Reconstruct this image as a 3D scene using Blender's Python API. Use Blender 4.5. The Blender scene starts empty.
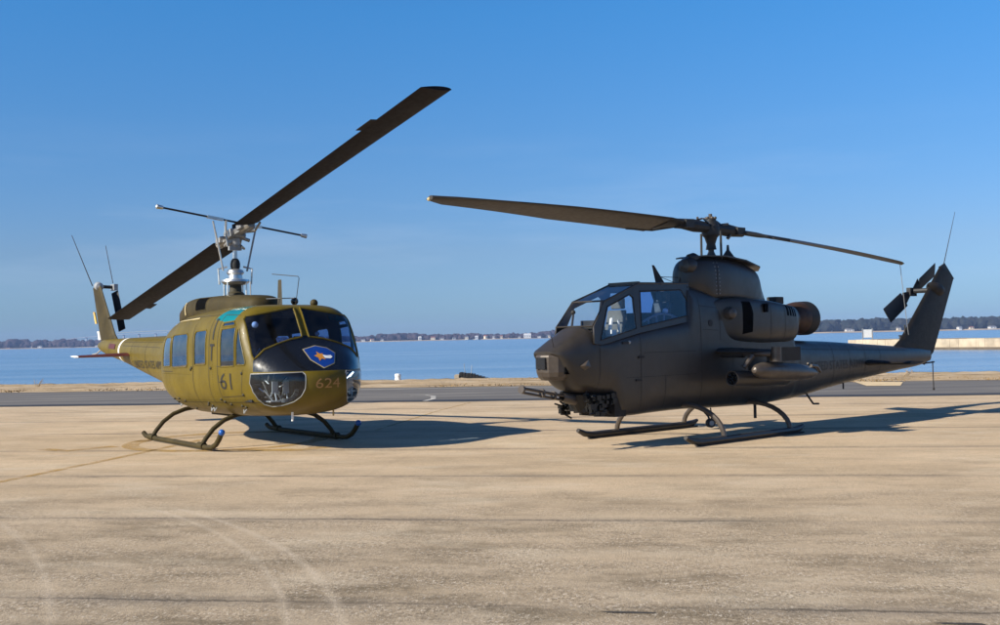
import bpy, bmesh, math, random
import numpy as np
from mathutils import Vector, Matrix
from mathutils.bvhtree import BVHTree
from mathutils import noise as mnoise

random.seed(7)
R = math.radians
scene = bpy.context.scene
col = scene.collection

# ------------------------------------------------------------------ materials
def nt_new(name):
    m = bpy.data.materials.new(name)
    m.use_nodes = True
    t = m.node_tree
    for n in list(t.nodes):
        t.nodes.remove(n)
    out = t.nodes.new('ShaderNodeOutputMaterial')
    return m, t, out

class N:
    """small helper round a node tree"""
    def __init__(s, t): s.t = t
    def new(s, typ, **kw):
        n = s.t.nodes.new(typ)
        for k, v in kw.items():
            setattr(n, k, v)
        return n
    def link(s, a, b): s.t.links.new(a, b)
    def val(s, node, key, v):
        if hasattr(v, 'is_linked') or hasattr(v, 'links'):
            s.link(v, node.inputs[key])
        else:
            node.inputs[key].default_value = v
    def math(s, op, a, b=None, c=None, clamp=False):
        n = s.new('ShaderNodeMath', operation=op); n.use_clamp = clamp
        s.val(n, 0, a)
        if b is not None: s.val(n, 1, b)
        if c is not None: s.val(n, 2, c)
        return n.outputs[0]
    def noise(s, vec, scale, detail=4, rough=.55, out='Fac'):
        n = s.new('ShaderNodeTexNoise')
        if vec is not None: s.link(vec, n.inputs['Vector'])
        n.inputs['Scale'].default_value = scale
        n.inputs['Detail'].default_value = detail
        n.inputs['Roughness'].default_value = rough
        return n.outputs[out]
    def ramp(s, fac, stops, interp='LINEAR'):
        n = s.new('ShaderNodeValToRGB')
        n.color_ramp.interpolation = interp
        e = n.color_ramp.elements
        while len(e) < len(stops): e.new(.5)
        for i, (p, c) in enumerate(stops):
            e[i].position = p
            e[i].color = (*c, 1) if len(c) == 3 else c
        s.link(fac, n.inputs[0])
        return n.outputs[0]
    def mix(s, fac, a, b, blend='MIX'):
        n = s.new('ShaderNodeMix'); n.data_type = 'RGBA'; n.blend_type = blend
        s.val(n, 0, fac)
        for i, v in ((6, a), (7, b)):
            if isinstance(v, (tuple, list)):
                n.inputs[i].default_value = (*v[:3], 1)
            else: s.link(v, n.inputs[i])
        return n.outputs[2]
    def coords(s, which='Object', scale=(1, 1, 1), rotz=0.0):
        tc = s.new('ShaderNodeTexCoord')
        mp = s.new('ShaderNodeMapping')
        mp.inputs['Scale'].default_value = scale
        mp.inputs['Rotation'].default_value = (0, 0, rotz)
        s.link(tc.outputs[which], mp.inputs[0])
        return mp.outputs[0]
    def bump(s, h, strength, dist=.02):
        n = s.new('ShaderNodeBump')
        n.inputs['Strength'].default_value = strength
        n.inputs['Distance'].default_value = dist
        s.link(h, n.inputs['Height'])
        return n.outputs[0]

def paint(name, c, rough=.45, metal=0.0, var=.25, scale=3.0, bump=.15, coat=0.0, grime=None, spec=.5):
    m, t, out = nt_new(name); g = N(t)
    p = g.new('ShaderNodeBsdfPrincipled')
    v = g.coords('Object')
    n1 = g.noise(v, scale, 6, .6)
    lo = tuple(x * (1 - var) for x in c); hi = tuple(min(1, x * (1 + var)) for x in c)
    colr = g.ramp(n1, [(.3, lo), (.7, hi)])
    if grime:
        v2 = g.coords('Object', (1, 1, .35))
        n2 = g.noise(v2, scale * 2.7, 8, .7)
        f = g.ramp(n2, [(.5, (0, 0, 0)), (.75, (1, 1, 1))])
        colr = g.mix(g.math('MULTIPLY', f, .6), colr, grime)
    g.link(colr, p.inputs['Base Color'])
    r = g.math('MULTIPLY_ADD', g.noise(v, scale * 6, 3), .25, rough - .12)
    g.link(r, p.inputs['Roughness'])
    p.inputs['Metallic'].default_value = metal
    p.inputs['Coat Weight'].default_value = coat
    p.inputs['Specular IOR Level'].default_value = spec
    if bump:
        g.link(g.bump(g.noise(v, scale * 1.3, 3), bump, .02), p.inputs['Normal'])
    g.link(p.outputs[0], out.inputs[0])
    return m

def glass(name, tint=(.82, .9, .96), rough=.01, ior=1.5, dirt=.04, refl=.9):
    m, t, out = nt_new(name); g = N(t)
    tr = g.new('ShaderNodeBsdfTransparent'); tr.inputs[0].default_value = (*tint, 1)
    gl = g.new('ShaderNodeBsdfGlossy'); gl.inputs['Roughness'].default_value = rough
    gl.inputs[0].default_value = (.95, .97, 1, 1)
    fr = g.new('ShaderNodeFresnel'); ge = g.new('ShaderNodeNewGeometry')
    g.link(g.math('MULTIPLY_ADD', ge.outputs['Backfacing'], 1 / ior - ior, ior), fr.inputs[0])
    f = g.math('MULTIPLY_ADD', fr.outputs[0], refl, .01, clamp=True)
    mx = g.new('ShaderNodeMixShader')
    g.link(f, mx.inputs[0]); g.link(tr.outputs[0], mx.inputs[1]); g.link(gl.outputs[0], mx.inputs[2])
    df = g.new('ShaderNodeBsdfDiffuse'); df.inputs[0].default_value = (.5, .5, .48, 1)
    mx2 = g.new('ShaderNodeMixShader')
    d = g.math('MULTIPLY', g.ramp(g.noise(g.coords('Object'), 5, 5), [(.35, (0, 0, 0)), (.8, (1, 1, 1))]), dirt)
    g.link(d, mx2.inputs[0]); g.link(mx.outputs[0], mx2.inputs[1]); g.link(df.outputs[0], mx2.inputs[2])
    g.link(mx2.outputs[0], out.inputs[0])
    return m

M = {}
M['olive'] = paint('olive_gloss_paint', (.124, .090, .009), .40, var=.2, scale=1.6, bump=.10, coat=.03, grime=(.07, .05, .006), spec=.2)
M['olive_dark'] = paint('weathered_olive_paint', (.050, .038, .014), .6, var=.3, scale=2.5, bump=.12, grime=(.026, .022, .011), spec=.15)
M['black_gloss'] = paint('black_gloss_paint', (.008, .009, .011), .22, var=.2, bump=.04, coat=.3)
M['black_matt'] = paint('black_matt_paint', (.012, .012, .013), .6, var=.3, scale=6)
M['blade'] = paint('rotor_blade_paint', (.009, .006, .0055), .6, var=.3, scale=2, bump=0, grime=(.022, .013, .010), spec=.2)
M['blade_olive'] = paint('olive_blade_paint', (.030, .024, .018), .5, var=.3, scale=2, bump=0, grime=(.05, .038, .028))
M['cobra'] = paint('brown_drab_paint', (.034, .029, .0245), .38, var=.25, scale=1.5, bump=.16, coat=.04, grime=(.022, .018, .015), spec=.42)
M['cobra_worn'] = paint('worn_drab_metal', (.075, .06, .048), .38, metal=.2, var=.3, scale=5, grime=(.05, .04, .035))
M['rust'] = paint('heated_exhaust_metal', (.055, .030, .021), .55, metal=.4, var=.4, scale=6)
M['silver'] = paint('bare_metal', (.62, .62, .6), .32, metal=.85, var=.2, scale=8, bump=.1)
M['hub_metal'] = paint('greasy_hub_metal', (.36, .35, .33), .4, metal=.6, var=.5, scale=9, bump=.1, grime=(.06, .05, .04))
M['white'] = paint('white_paint', (.78, .78, .75), .5, var=.1, scale=5, bump=0)
M['tan'] = paint('tan_paint', (.5, .4, .2), .5, var=.15, scale=5, bump=0)
M['interior'] = paint('dark_cabin_trim', (.008, .009, .010), .7, var=.3, scale=4)
M['seat'] = paint('grey_seat_fabric', (.09, .095, .09), .8, var=.3, scale=9)
M['grey'] = paint('light_grey_metal', (.3, .31, .32), .5, metal=.2, var=.2, scale=6)
M['blue'] = paint('blue_plastic', (.01, .10, .42), .3, var=.1)
M['shield_blue'] = paint('blue_decal', (.006, .045, .26), .35, var=.05, bump=0)
M['orange'] = paint('orange_decal', (.6, .24, .03), .4, var=.1, bump=0)
M['yellow'] = paint('yellow_marking', (.55, .33, .05), .5, var=.2, bump=0)
M['red'] = paint('red_brown_paint', (.085, .018, .010), .45, var=.3, bump=0)
M['number'] = paint('tan_numerals', (.36, .19, .055), .5, var=.15, bump=0)
M['seam'] = paint('panel_seam', (.035, .028, .012), .7, var=.2, bump=0)
M['seam_dark'] = paint('dark_panel_seam', (.015, .013, .012), .7, var=.2, bump=0)
M['teal'] = paint('green_tinted_pane', (.005, .17, .18), .2, var=.15, bump=0, coat=.5)
M['glass'] = glass('clear_window', (.80, .88, .95))
M['glass_tint'] = glass('blue_tinted_canopy', (.42, .56, .82), dirt=.03)
M['faint'] = paint('faint_lettering', (.030, .026, .021), .6, var=.2, bump=0)
M['cobra_dark'] = paint('matt_dark_drab_paint', (.021, .018, .015), .55, var=.3, scale=2, bump=.1, grime=(.035, .03, .025), spec=.18)
M['gun_black'] = paint('oily_black_metal', (.006, .006, .006), .38, metal=.3, var=.5, scale=12, bump=0)
M['shade_black'] = paint('painted_shade_black', (.002, .002, .002), .9, var=.1, bump=0, spec=.05)  # near-black colour painted in for the shade inside intakes, grilles and recesses
M['glass_clear'] = glass('front_canopy_glass', (.86, .91, .97), dirt=.03)
M['side_glass'] = glass('side_window_glass', (.45, .6, .8), dirt=.05, refl=2.2)
M['screen_glass'] = glass('windscreen_glass', (.92, .95, .98), dirt=.03)
M['rubber'] = paint('black_rubber', (.012, .012, .012), .75, var=.2)

# ------------------------------------------------------------------ helpers
def tag(o, label=None, cat=None, group=None, kind=None):
    if label: o['label'] = label
    if cat: o['category'] = cat
    if group: o['group'] = group
    if kind: o['kind'] = kind
    return o

def empty(name, loc=(0, 0, 0), rz=0.0):
    o = bpy.data.objects.new(name, None)
    o.empty_display_size = .3
    o.location = loc; o.rotation_euler = (0, 0, rz)
    col.objects.link(o)
    return o

class MB:
    def __init__(s): s.v = []; s.f = []
    def add(s, vs, fs):
        b = len(s.v)
        s.v += [tuple(v) for v in vs]
        s.f += [tuple(b + i for i in f) for f in fs]
        return s
    def box(s, lo, hi, mat=None):
        x0, y0, z0 = lo; x1, y1, z1 = hi
        vs = [(x0, y0, z0), (x1, y0, z0), (x1, y1, z0), (x0, y1, z0), (x0, y0, z1), (x1, y0, z1), (x1, y1, z1), (x0, y1, z1)]
        if mat is not None: vs = [mat @ Vector(v) for v in vs]
        return s.add(vs, [(0, 3, 2, 1), (4, 5, 6, 7), (0, 1, 5, 4), (1, 2, 6, 5), (2, 3, 7, 6), (3, 0, 4, 7)])
    def tube(s, pts, r, n=10, cap=True, closed=False):
        pts = [Vector(p) for p in pts]
        rs = r if isinstance(r, (list, tuple)) else [r] * len(pts)
        k = len(pts); rings = []
        prev = None
        for i, p in enumerate(pts):
            if closed: d = pts[(i + 1) % k] - pts[i - 1]
            else: d = pts[min(i + 1, k - 1)] - pts[max(i - 1, 0)]
            if d.length < 1e-9: d = Vector((0, 0, 1))
            d.normalize()
            if prev is None:
                a = Vector((0, 0, 1)) if abs(d.z) < .9 else Vector((1, 0, 0))
                u = d.cross(a).normalized()
            else:
                u = prev - d * prev.dot(d)
                if u.length < 1e-6: u = d.cross(Vector((0, 0, 1)))
                u.normalize()
            prev = u; w = d.cross(u)
            rings.append([p + (u * math.cos(2 * math.pi * j / n) + w * math.sin(2 * math.pi * j / n)) * rs[i] for j in range(n)])
        vs = [v for rg in rings for v in rg]; fs = []
        m = k if closed else k - 1
        for i in range(m):
            a = i * n; b = ((i + 1) % k) * n
            for j in range(n):
                fs.append((a + j, a + (j + 1) % n, b + (j + 1) % n, b + j))
        if cap and not closed:
            fs.append(tuple(reversed(range(n)))); fs.append(tuple(range((k - 1) * n, k * n)))
        return s.add(vs, fs)
    def lathe(s, prof, origin, axis, n=24):
        """prof: list of (distance along axis, radius)"""
        ax = Vector(axis).normalized(); o = Vector(origin)
        a = Vector((0, 0, 1)) if abs(ax.z) < .9 else Vector((1, 0, 0))
        u = ax.cross(a).normalized(); w = ax.cross(u)
        vs = []
        for d, r in prof:
            for j in range(n):
                t = 2 * math.pi * j / n
                vs.append(o + ax * d + (u * math.cos(t) + w * math.sin(t)) * max(r, 1e-4))
        fs = []
        for i in range(len(prof) - 1):
            for j in range(n):
                fs.append((i * n + j, i * n + (j + 1) % n, (i + 1) * n + (j + 1) % n, (i + 1) * n + j))
        return s.add(vs, fs)
    def ball(s, c, r, n=12):
        prof = [(-r * math.cos(math.pi * i / n), r * math.sin(math.pi * i / n)) for i in range(n + 1)]
        return s.lathe(prof, c, (0, 0, 1), n + 4)
    def wing(s, le0, te0, le1, te1, t0, t1, up=(0, 0, 1), n=9, steps=1):
        """thin aerofoil between two chords"""
        le0, te0, le1, te1, up = map(Vector, (le0, te0, le1, te1, up))
        prof = []
        for i in range(n + 1):
            x = .5 - .5 * math.cos(math.pi * i / n)
            prof.append((x, 2.6 * math.sqrt(x) * (1 - x) * .5))
        prof2 = prof + [(x, -y) for x, y in reversed(prof[1:-1])]
        k = len(prof2); vs = []
        for q in range(steps + 1):
            f = q / steps
            le = le0.lerp(le1, f); te = te0.lerp(te1, f); t = t0 + (t1 - t0) * f
            for x, y in prof2:
                vs.append(le.lerp(te, x) + up * (y * t))
        fs = []
        for q in range(steps):
            for j in range(k):
                fs.append((q * k + j, q * k + (j + 1) % k, (q + 1) * k + (j + 1) % k, (q + 1) * k + j))
        fs.append(tuple(reversed(range(k)))); fs.append(tuple(range(steps * k, steps * k + k)))
        return s.add(vs, fs)
    def build(s, name, mat, parent=None, smooth=True, angle=35):
        me = bpy.data.meshes.new(name)
        me.from_pydata(s.v, [], s.f)
        bm = bmesh.new(); bm.from_mesh(me)
        bmesh.ops.remove_doubles(bm, verts=bm.verts, dist=1e-5)
        bmesh.ops.recalc_face_normals(bm, faces=bm.faces)
        finish(bm, smooth, angle)
        bm.to_mesh(me); bm.free()
        return link_mesh(name, me, mat, parent)

def finish(bm, smooth=True, angle=35):
    if smooth:
        for f in bm.faces: f.smooth = True
        lim = R(angle)
        for e in bm.edges:
            e.smooth = len(e.link_faces) == 2 and e.calc_face_angle(0) < lim

def link_mesh(name, me, mat, parent=None):
    o = bpy.data.objects.new(name, me)
    for m in (mat if isinstance(mat, (list, tuple)) else [mat]):
        me.materials.append(m)
    col.objects.link(o)
    if parent is not None: o.parent = parent
    return o

def bevel(o, w=.01, seg=2):
    m = o.modifiers.new('bevel', 'BEVEL'); m.width = w; m.segments = seg; m.limit_method = 'ANGLE'
    return o

def pchip(xs, ys, xq):
    xs = np.array(xs, float); ys = np.array(ys, float)
    h = np.diff(xs); d = np.diff(ys) / h
    m = np.zeros_like(ys)
    for i in range(1, len(xs) - 1):
        if d[i - 1] * d[i] > 0:
            w1 = 2 * h[i] + h[i - 1]; w2 = h[i] + 2 * h[i - 1]
            m[i] = (w1 + w2) / (w1 / d[i - 1] + w2 / d[i])
    m[0] = d[0]; m[-1] = d[-1]
    i = np.clip(np.searchsorted(xs, xq) - 1, 0, len(h) - 1)
    t = (xq - xs[i]) / h[i]
    return ((2 * t**3 - 3 * t**2 + 1) * ys[i] + (t**3 - 2 * t**2 + t) * h[i] * m[i]
            + (-2 * t**3 + 3 * t**2) * ys[i + 1] + (t**3 - t**2) * h[i] * m[i + 1])

def loft(secs, step=.08, n=64, y0=0.0):
    """secs: (x, halfwidth, z bottom, z top, z of widest point, exponent top, exponent bottom) -> bmesh"""
    secs = sorted(secs); xs = [s[0] for s in secs]
    q = []
    for a, b in zip(xs[:-1], xs[1:]):
        k = max(1, int(math.ceil((b - a) / step)))
        q += list(np.linspace(a, b, k, endpoint=False))
    q.append(xs[-1]); q = np.array(q)
    P = [pchip(xs, [s[i] for s in secs], q) for i in range(1, 7)]
    bm = bmesh.new(); rings = []
    for i, x in enumerate(q):
        w, zb, zt, zm, nt_, nb = [float(p[i]) for p in P]
        ring = []
        for j in range(n):
            t = 2 * math.pi * (j + .5) / n
            c, s_ = math.cos(t), math.sin(t)
            e = nt_ if s_ > 0 else nb
            y = w * math.copysign(abs(c) ** (2 / e), c)
            z = zm + ((zt - zm) if s_ > 0 else (zm - zb)) * math.copysign(abs(s_) ** (2 / e), s_)
            ring.append(bm.verts.new((x, y + y0, z)))
        rings.append(ring)
    for a, b in zip(rings[:-1], rings[1:]):
        for j in range(n):
            bm.faces.new((a[j], a[(j + 1) % n], b[(j + 1) % n], b[j]))
    bm.faces.new(rings[0]); bm.faces.new(list(reversed(rings[-1])))
    bmesh.ops.recalc_face_normals(bm, faces=bm.faces)
    return bm

SIDE_S = (Vector((1, 0, 0)), Vector((0, 0, 1)), Vector((0, -1, 0)))   # u, v, outward (starboard)
SIDE_P = (Vector((1, 0, 0)), Vector((0, 0, 1)), Vector((0, 1, 0)))
FRONT = (Vector((0, 1, 0)), Vector((0, 0, 1)), Vector((1, 0, 0)))

def cut(bm, polys, frame, filt=None, mind=.05):
    """cut convex polygons (given in the plane of frame) out of the surface facing along the frame; returns (verts, faces) of the piece"""
    U, V, W = frame
    got = set()
    for poly in polys:
        P = [U * a + V * b for a, b in poly]
        area = sum(poly[i][0] * poly[(i + 1) % len(poly)][1] - poly[(i + 1) % len(poly)][0] * poly[i][1] for i in range(len(poly)))
        if area < 0: P.reverse()
        bm.normal_update()
        us = [p[0] for p in poly]; vs_ = [p[1] for p in poly]
        cand = []
        for f in bm.faces:
            if f.normal.dot(W) < mind: continue
            c = f.calc_center_median()
            if filt and not filt(c): continue
            fu = [v.co.dot(U) for v in f.verts]; fv = [v.co.dot(V) for v in f.verts]
            if max(fu) < min(us) or min(fu) > max(us) or max(fv) < min(vs_) or min(fv) > max(vs_): continue
            cand.append(f)
        for i in range(len(P)):
            a, b = P[i], P[(i + 1) % len(P)]
            no = W.cross(b - a)
            # inside lies on the left of a->b seen with W towards the viewer
            if U.cross(V).dot(W) < 0: no = -no
            no.normalize()
            geom = set(cand)
            for f in cand:
                geom.update(f.edges); geom.update(f.verts)
            r = bmesh.ops.bisect_plane(bm, geom=list(geom), dist=1e-5, plane_co=a, plane_no=no)
            fs = {g for g in r['geom'] if isinstance(g, bmesh.types.BMFace)} | {f for f in cand if f.is_valid}
            cand = [f for f in fs if f.is_valid and (f.calc_center_median() - a).dot(no) > 0]
        got.update(cand)
    got = [f for f in got if f.is_valid]
    idx = {}; vs = []; fs = []
    for f in got:
        fl = []
        for v in f.verts:
            if v not in idx: idx[v] = len(vs); vs.append(tuple(v.co))
            fl.append(idx[v])
        fs.append(tuple(fl))
    gs = set(got)
    bedges = [e for f in got for e in f.edges if sum(1 for lf in e.link_faces if lf in gs) == 1]
    loops = []
    adj = {}
    for e in set(bedges):
        a, b = e.verts
        adj.setdefault(a, []).append(b); adj.setdefault(b, []).append(a)
    seen = set()
    for s0 in list(adj):
        if s0 in seen: continue
        lp = [s0]; seen.add(s0); cur = s0
        while True:
            nx = [v for v in adj[cur] if v not in seen]
            if not nx: break
            cur = nx[0]; seen.add(cur); lp.append(cur)
        if len(lp) > 4: loops.append([v.co.copy() for v in lp])
    bmesh.ops.delete(bm, geom=got, context='FACES')
    return vs, fs, loops

def piece(name, got, mat, parent, smooth=True):
    vs, fs, loops = got
    me = bpy.data.meshes.new(name); me.from_pydata(vs, [], fs)
    bm = bmesh.new(); bm.from_mesh(me)
    bmesh.ops.recalc_face_normals(bm, faces=bm.faces)
    finish(bm, smooth, 40); bm.to_mesh(me); bm.free()
    return link_mesh(name, me, mat, parent)

def frame_of(name, got, r, mat, parent):
    mb = MB()
    for lp in got[2]:
        # thin out points that sit too close
        pts = [lp[0]]
        for p in lp[1:]:
            if (p - pts[-1]).length > .02: pts.append(p)
        if len(pts) > 3: mb.tube(pts, r, 6, closed=True)
    return mb.build(name, mat, parent)

def from_bm(name, bm, mat, parent, solid=0.0, angle=40):
    bvh = BVHTree.FromBMesh(bm)
    me = bpy.data.meshes.new(name)
    finish(bm, True, angle); bm.to_mesh(me); bm.free()
    o = link_mesh(name, me, mat, parent)
    if solid:
        m = o.modifiers.new('shell', 'SOLIDIFY'); m.thickness = solid; m.offset = -1
        if isinstance(mat, (list, tuple)) and len(mat) > 1: m.material_offset = 1; m.material_offset_rim = 0
    return o, bvh

def hit(bvh, frame, a, b, far=6.0):
    U, V, W = frame
    o = U * a + V * b + W * far
    loc, no, i, d = bvh.ray_cast(o, -W)
    return loc, no

def ribbon(mb, bvh, frame, pts, w=.012, off=.003, step=.05):
    """a flat strip lying on the surface along a 2-D polyline"""
    L = []
    for (a0, b0), (a1, b1) in zip(pts[:-1], pts[1:]):
        k = max(1, int(math.hypot(a1 - a0, b1 - b0) / step))
        for i in range(k): L.append((a0 + (a1 - a0) * i / k, b0 + (b1 - b0) * i / k))
    L.append(pts[-1])
    P = []
    for a, b in L:
        loc, no = hit(bvh, frame, a, b)
        if loc is None:
            P.append(None); continue
        if no.dot(frame[2]) < 0: no = -no
        P.append((loc + no * off, no))
    run = []
    def flush(run):
        if len(run) < 2: return
        vs = []; fs = []
        for i, (p, no) in enumerate(run):
            d = run[min(i + 1, len(run) - 1)][0] - run[max(i - 1, 0)][0]
            s = d.cross(no)
            if s.length < 1e-9: s = Vector((0, 0, 1))
            s.normalize()
            vs += [p + s * w / 2, p - s * w / 2]
        for i in range(len(run) - 1):
            fs.append((2 * i, 2 * i + 1, 2 * i + 3, 2 * i + 2))
        mb.add(vs, fs)
    for p in P:
        if p is None: flush(run); run = []
        elif run and (p[0] - run[-1][0]).length > .4: flush(run); run = [p]
        else: run.append(p)
    flush(run)

def text_mesh(s):
    c = bpy.data.curves.new('txt', 'FONT'); c.body = s; c.resolution_u = 3
    o = bpy.data.objects.new('txt', c); col.objects.link(o)
    dg = bpy.context.evaluated_depsgraph_get(); dg.update()
    me = bpy.data.meshes.new_from_object(o.evaluated_get(dg))
    bpy.data.objects.remove(o); bpy.data.curves.remove(c)
    bm = bmesh.new(); bm.from_mesh(me); bpy.data.meshes.remove(me)
    return bm

def decal(name, bm, bvh, frame, box, mat, parent, off=.005, cuts=8, bold=0.0):
    """stretch flat artwork (bmesh in xy) into box (a0,b0,a1,b1) on the surface"""
    xs = [v.co.x for v in bm.verts]; ys = [v.co.y for v in bm.verts]
    x0, x1, y0, y1 = min(xs), max(xs), min(ys), max(ys)
    for k in range(1, cuts):
        bmesh.ops.bisect_plane(bm, geom=bm.verts[:] + bm.edges[:] + bm.faces[:], dist=1e-6,
                               plane_co=(x0 + (x1 - x0) * k / cuts, 0, 0), plane_no=(1, 0, 0))
    for k in range(1, 7):
        bmesh.ops.bisect_plane(bm, geom=bm.verts[:] + bm.edges[:] + bm.faces[:], dist=1e-6,
                               plane_co=(0, y0 + (y1 - y0) * k / 7, 0), plane_no=(0, 1, 0))
    a0, b0, a1, b1 = box
    for v in bm.verts:
        a = a0 + (a1 - a0) * (v.co.x - x0) / (x1 - x0); b = b0 + (b1 - b0) * (v.co.y - y0) / (y1 - y0)
        loc, no = hit(bvh, frame, a, b)
        if loc is None: loc = frame[0] * a + frame[1] * b + frame[2] * 1.0; no = frame[2]
        if no.dot(frame[2]) < 0: no = -no
        v.co = loc + no * off
    me = bpy.data.meshes.new(name); bm.to_mesh(me); bm.free()
    return link_mesh(name, me, mat, parent)

def flat_art(polys):
    bm = bmesh.new()
    for p in polys:
        bm.faces.new([bm.verts.new((x, y, 0)) for x, y in p])
    bmesh.ops.triangulate(bm, faces=bm.faces)
    return bm

def blade(name, hub, az, tilt, r0, r1, chord, thick, pitch, mat, parent, le_side=1, droop=0.0, twist=0.0, taper=None, k=18):
    """rotor blade in the parent's frame. le_side +1: leading edge on the left of the span direction"""
    d = Vector((math.cos(az) * math.cos(tilt), math.sin(az) * math.cos(tilt), math.sin(tilt)))
    side = Vector((-math.sin(az), math.cos(az), 0)) * le_side
    prof = []
    n = 9
    for i in range(n + 1):
        x = .5 - .5 * math.cos(math.pi * i / n); prof.append((x, 1.3 * math.sqrt(x) * (1 - x)))
    prof2 = prof + [(x, -y * .6) for x, y in reversed(prof[1:-1])]
    vs = []; kk = len(prof2)
    frames = []
    for q in range(k + 1):
        f = q / k; r = r0 + (r1 - r0) * f
        c = chord * (taper(f) if taper else 1)
        p = R(pitch + twist * f)
        ch = side * math.cos(p) + Vector((0, 0, 1)) * math.sin(p)
        up = d.cross(ch) * (1 if d.cross(ch).z > 0 else -1)
        o = Vector(hub) + d * r - Vector((0, 0, droop * (r / r1) ** 2))
        frames.append((o, ch, up, c))
        for x, y in prof2:
            vs.append(o + ch * (c * (.27 - x)) + up * (y * thick))
    fs = []
    for q in range(k):
        for j in range(kk):
            fs.append((q * kk + j, q * kk + (j + 1) % kk, (q + 1) * kk + (j + 1) % kk, (q + 1) * kk + j))
    fs += [tuple(reversed(range(kk))), tuple(range(k * kk, (k + 1) * kk))]
    mb = MB().add(vs, fs)
    return mb.build(name, mat, parent), frames, d

def seat(parent, x, y, z, mat, w=.46, h=.75, head=True):
    mb = MB()
    mb.box((x - .22, y - w / 2, z), (x + .25, y + w / 2, z + .12))
    mb.add([(x - .2, y - w / 2, z + .1), (x - .1, y - w / 2, z + .1), (x - .1, y + w / 2, z + .1), (x - .2, y + w / 2, z + .1),
            (x - .34, y - w / 2 + .03, z + h), (x - .25, y - w / 2 + .03, z + h), (x - .25, y + w / 2 - .03, z + h), (x - .34, y + w / 2 - .03, z + h)],
           [(0, 3, 2, 1), (4, 5, 6, 7), (0, 1, 5, 4), (1, 2, 6, 5), (2, 3, 7, 6), (3, 0, 4, 7)])
    if head: mb.box((x - .36, y - .13, z + h + .02), (x - .27, y + .13, z + h + .2))
    o = mb.build('seat', mat, parent, smooth=False); bevel(o, .02)
    return o

# ------------------------------------------------------------------ setting
def shore_y(x): return 49.1 - .2 * x
def verge_y(x): return 41.6 - .175 * x
def road_y(x): return 32.1 - .147 * x

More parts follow.
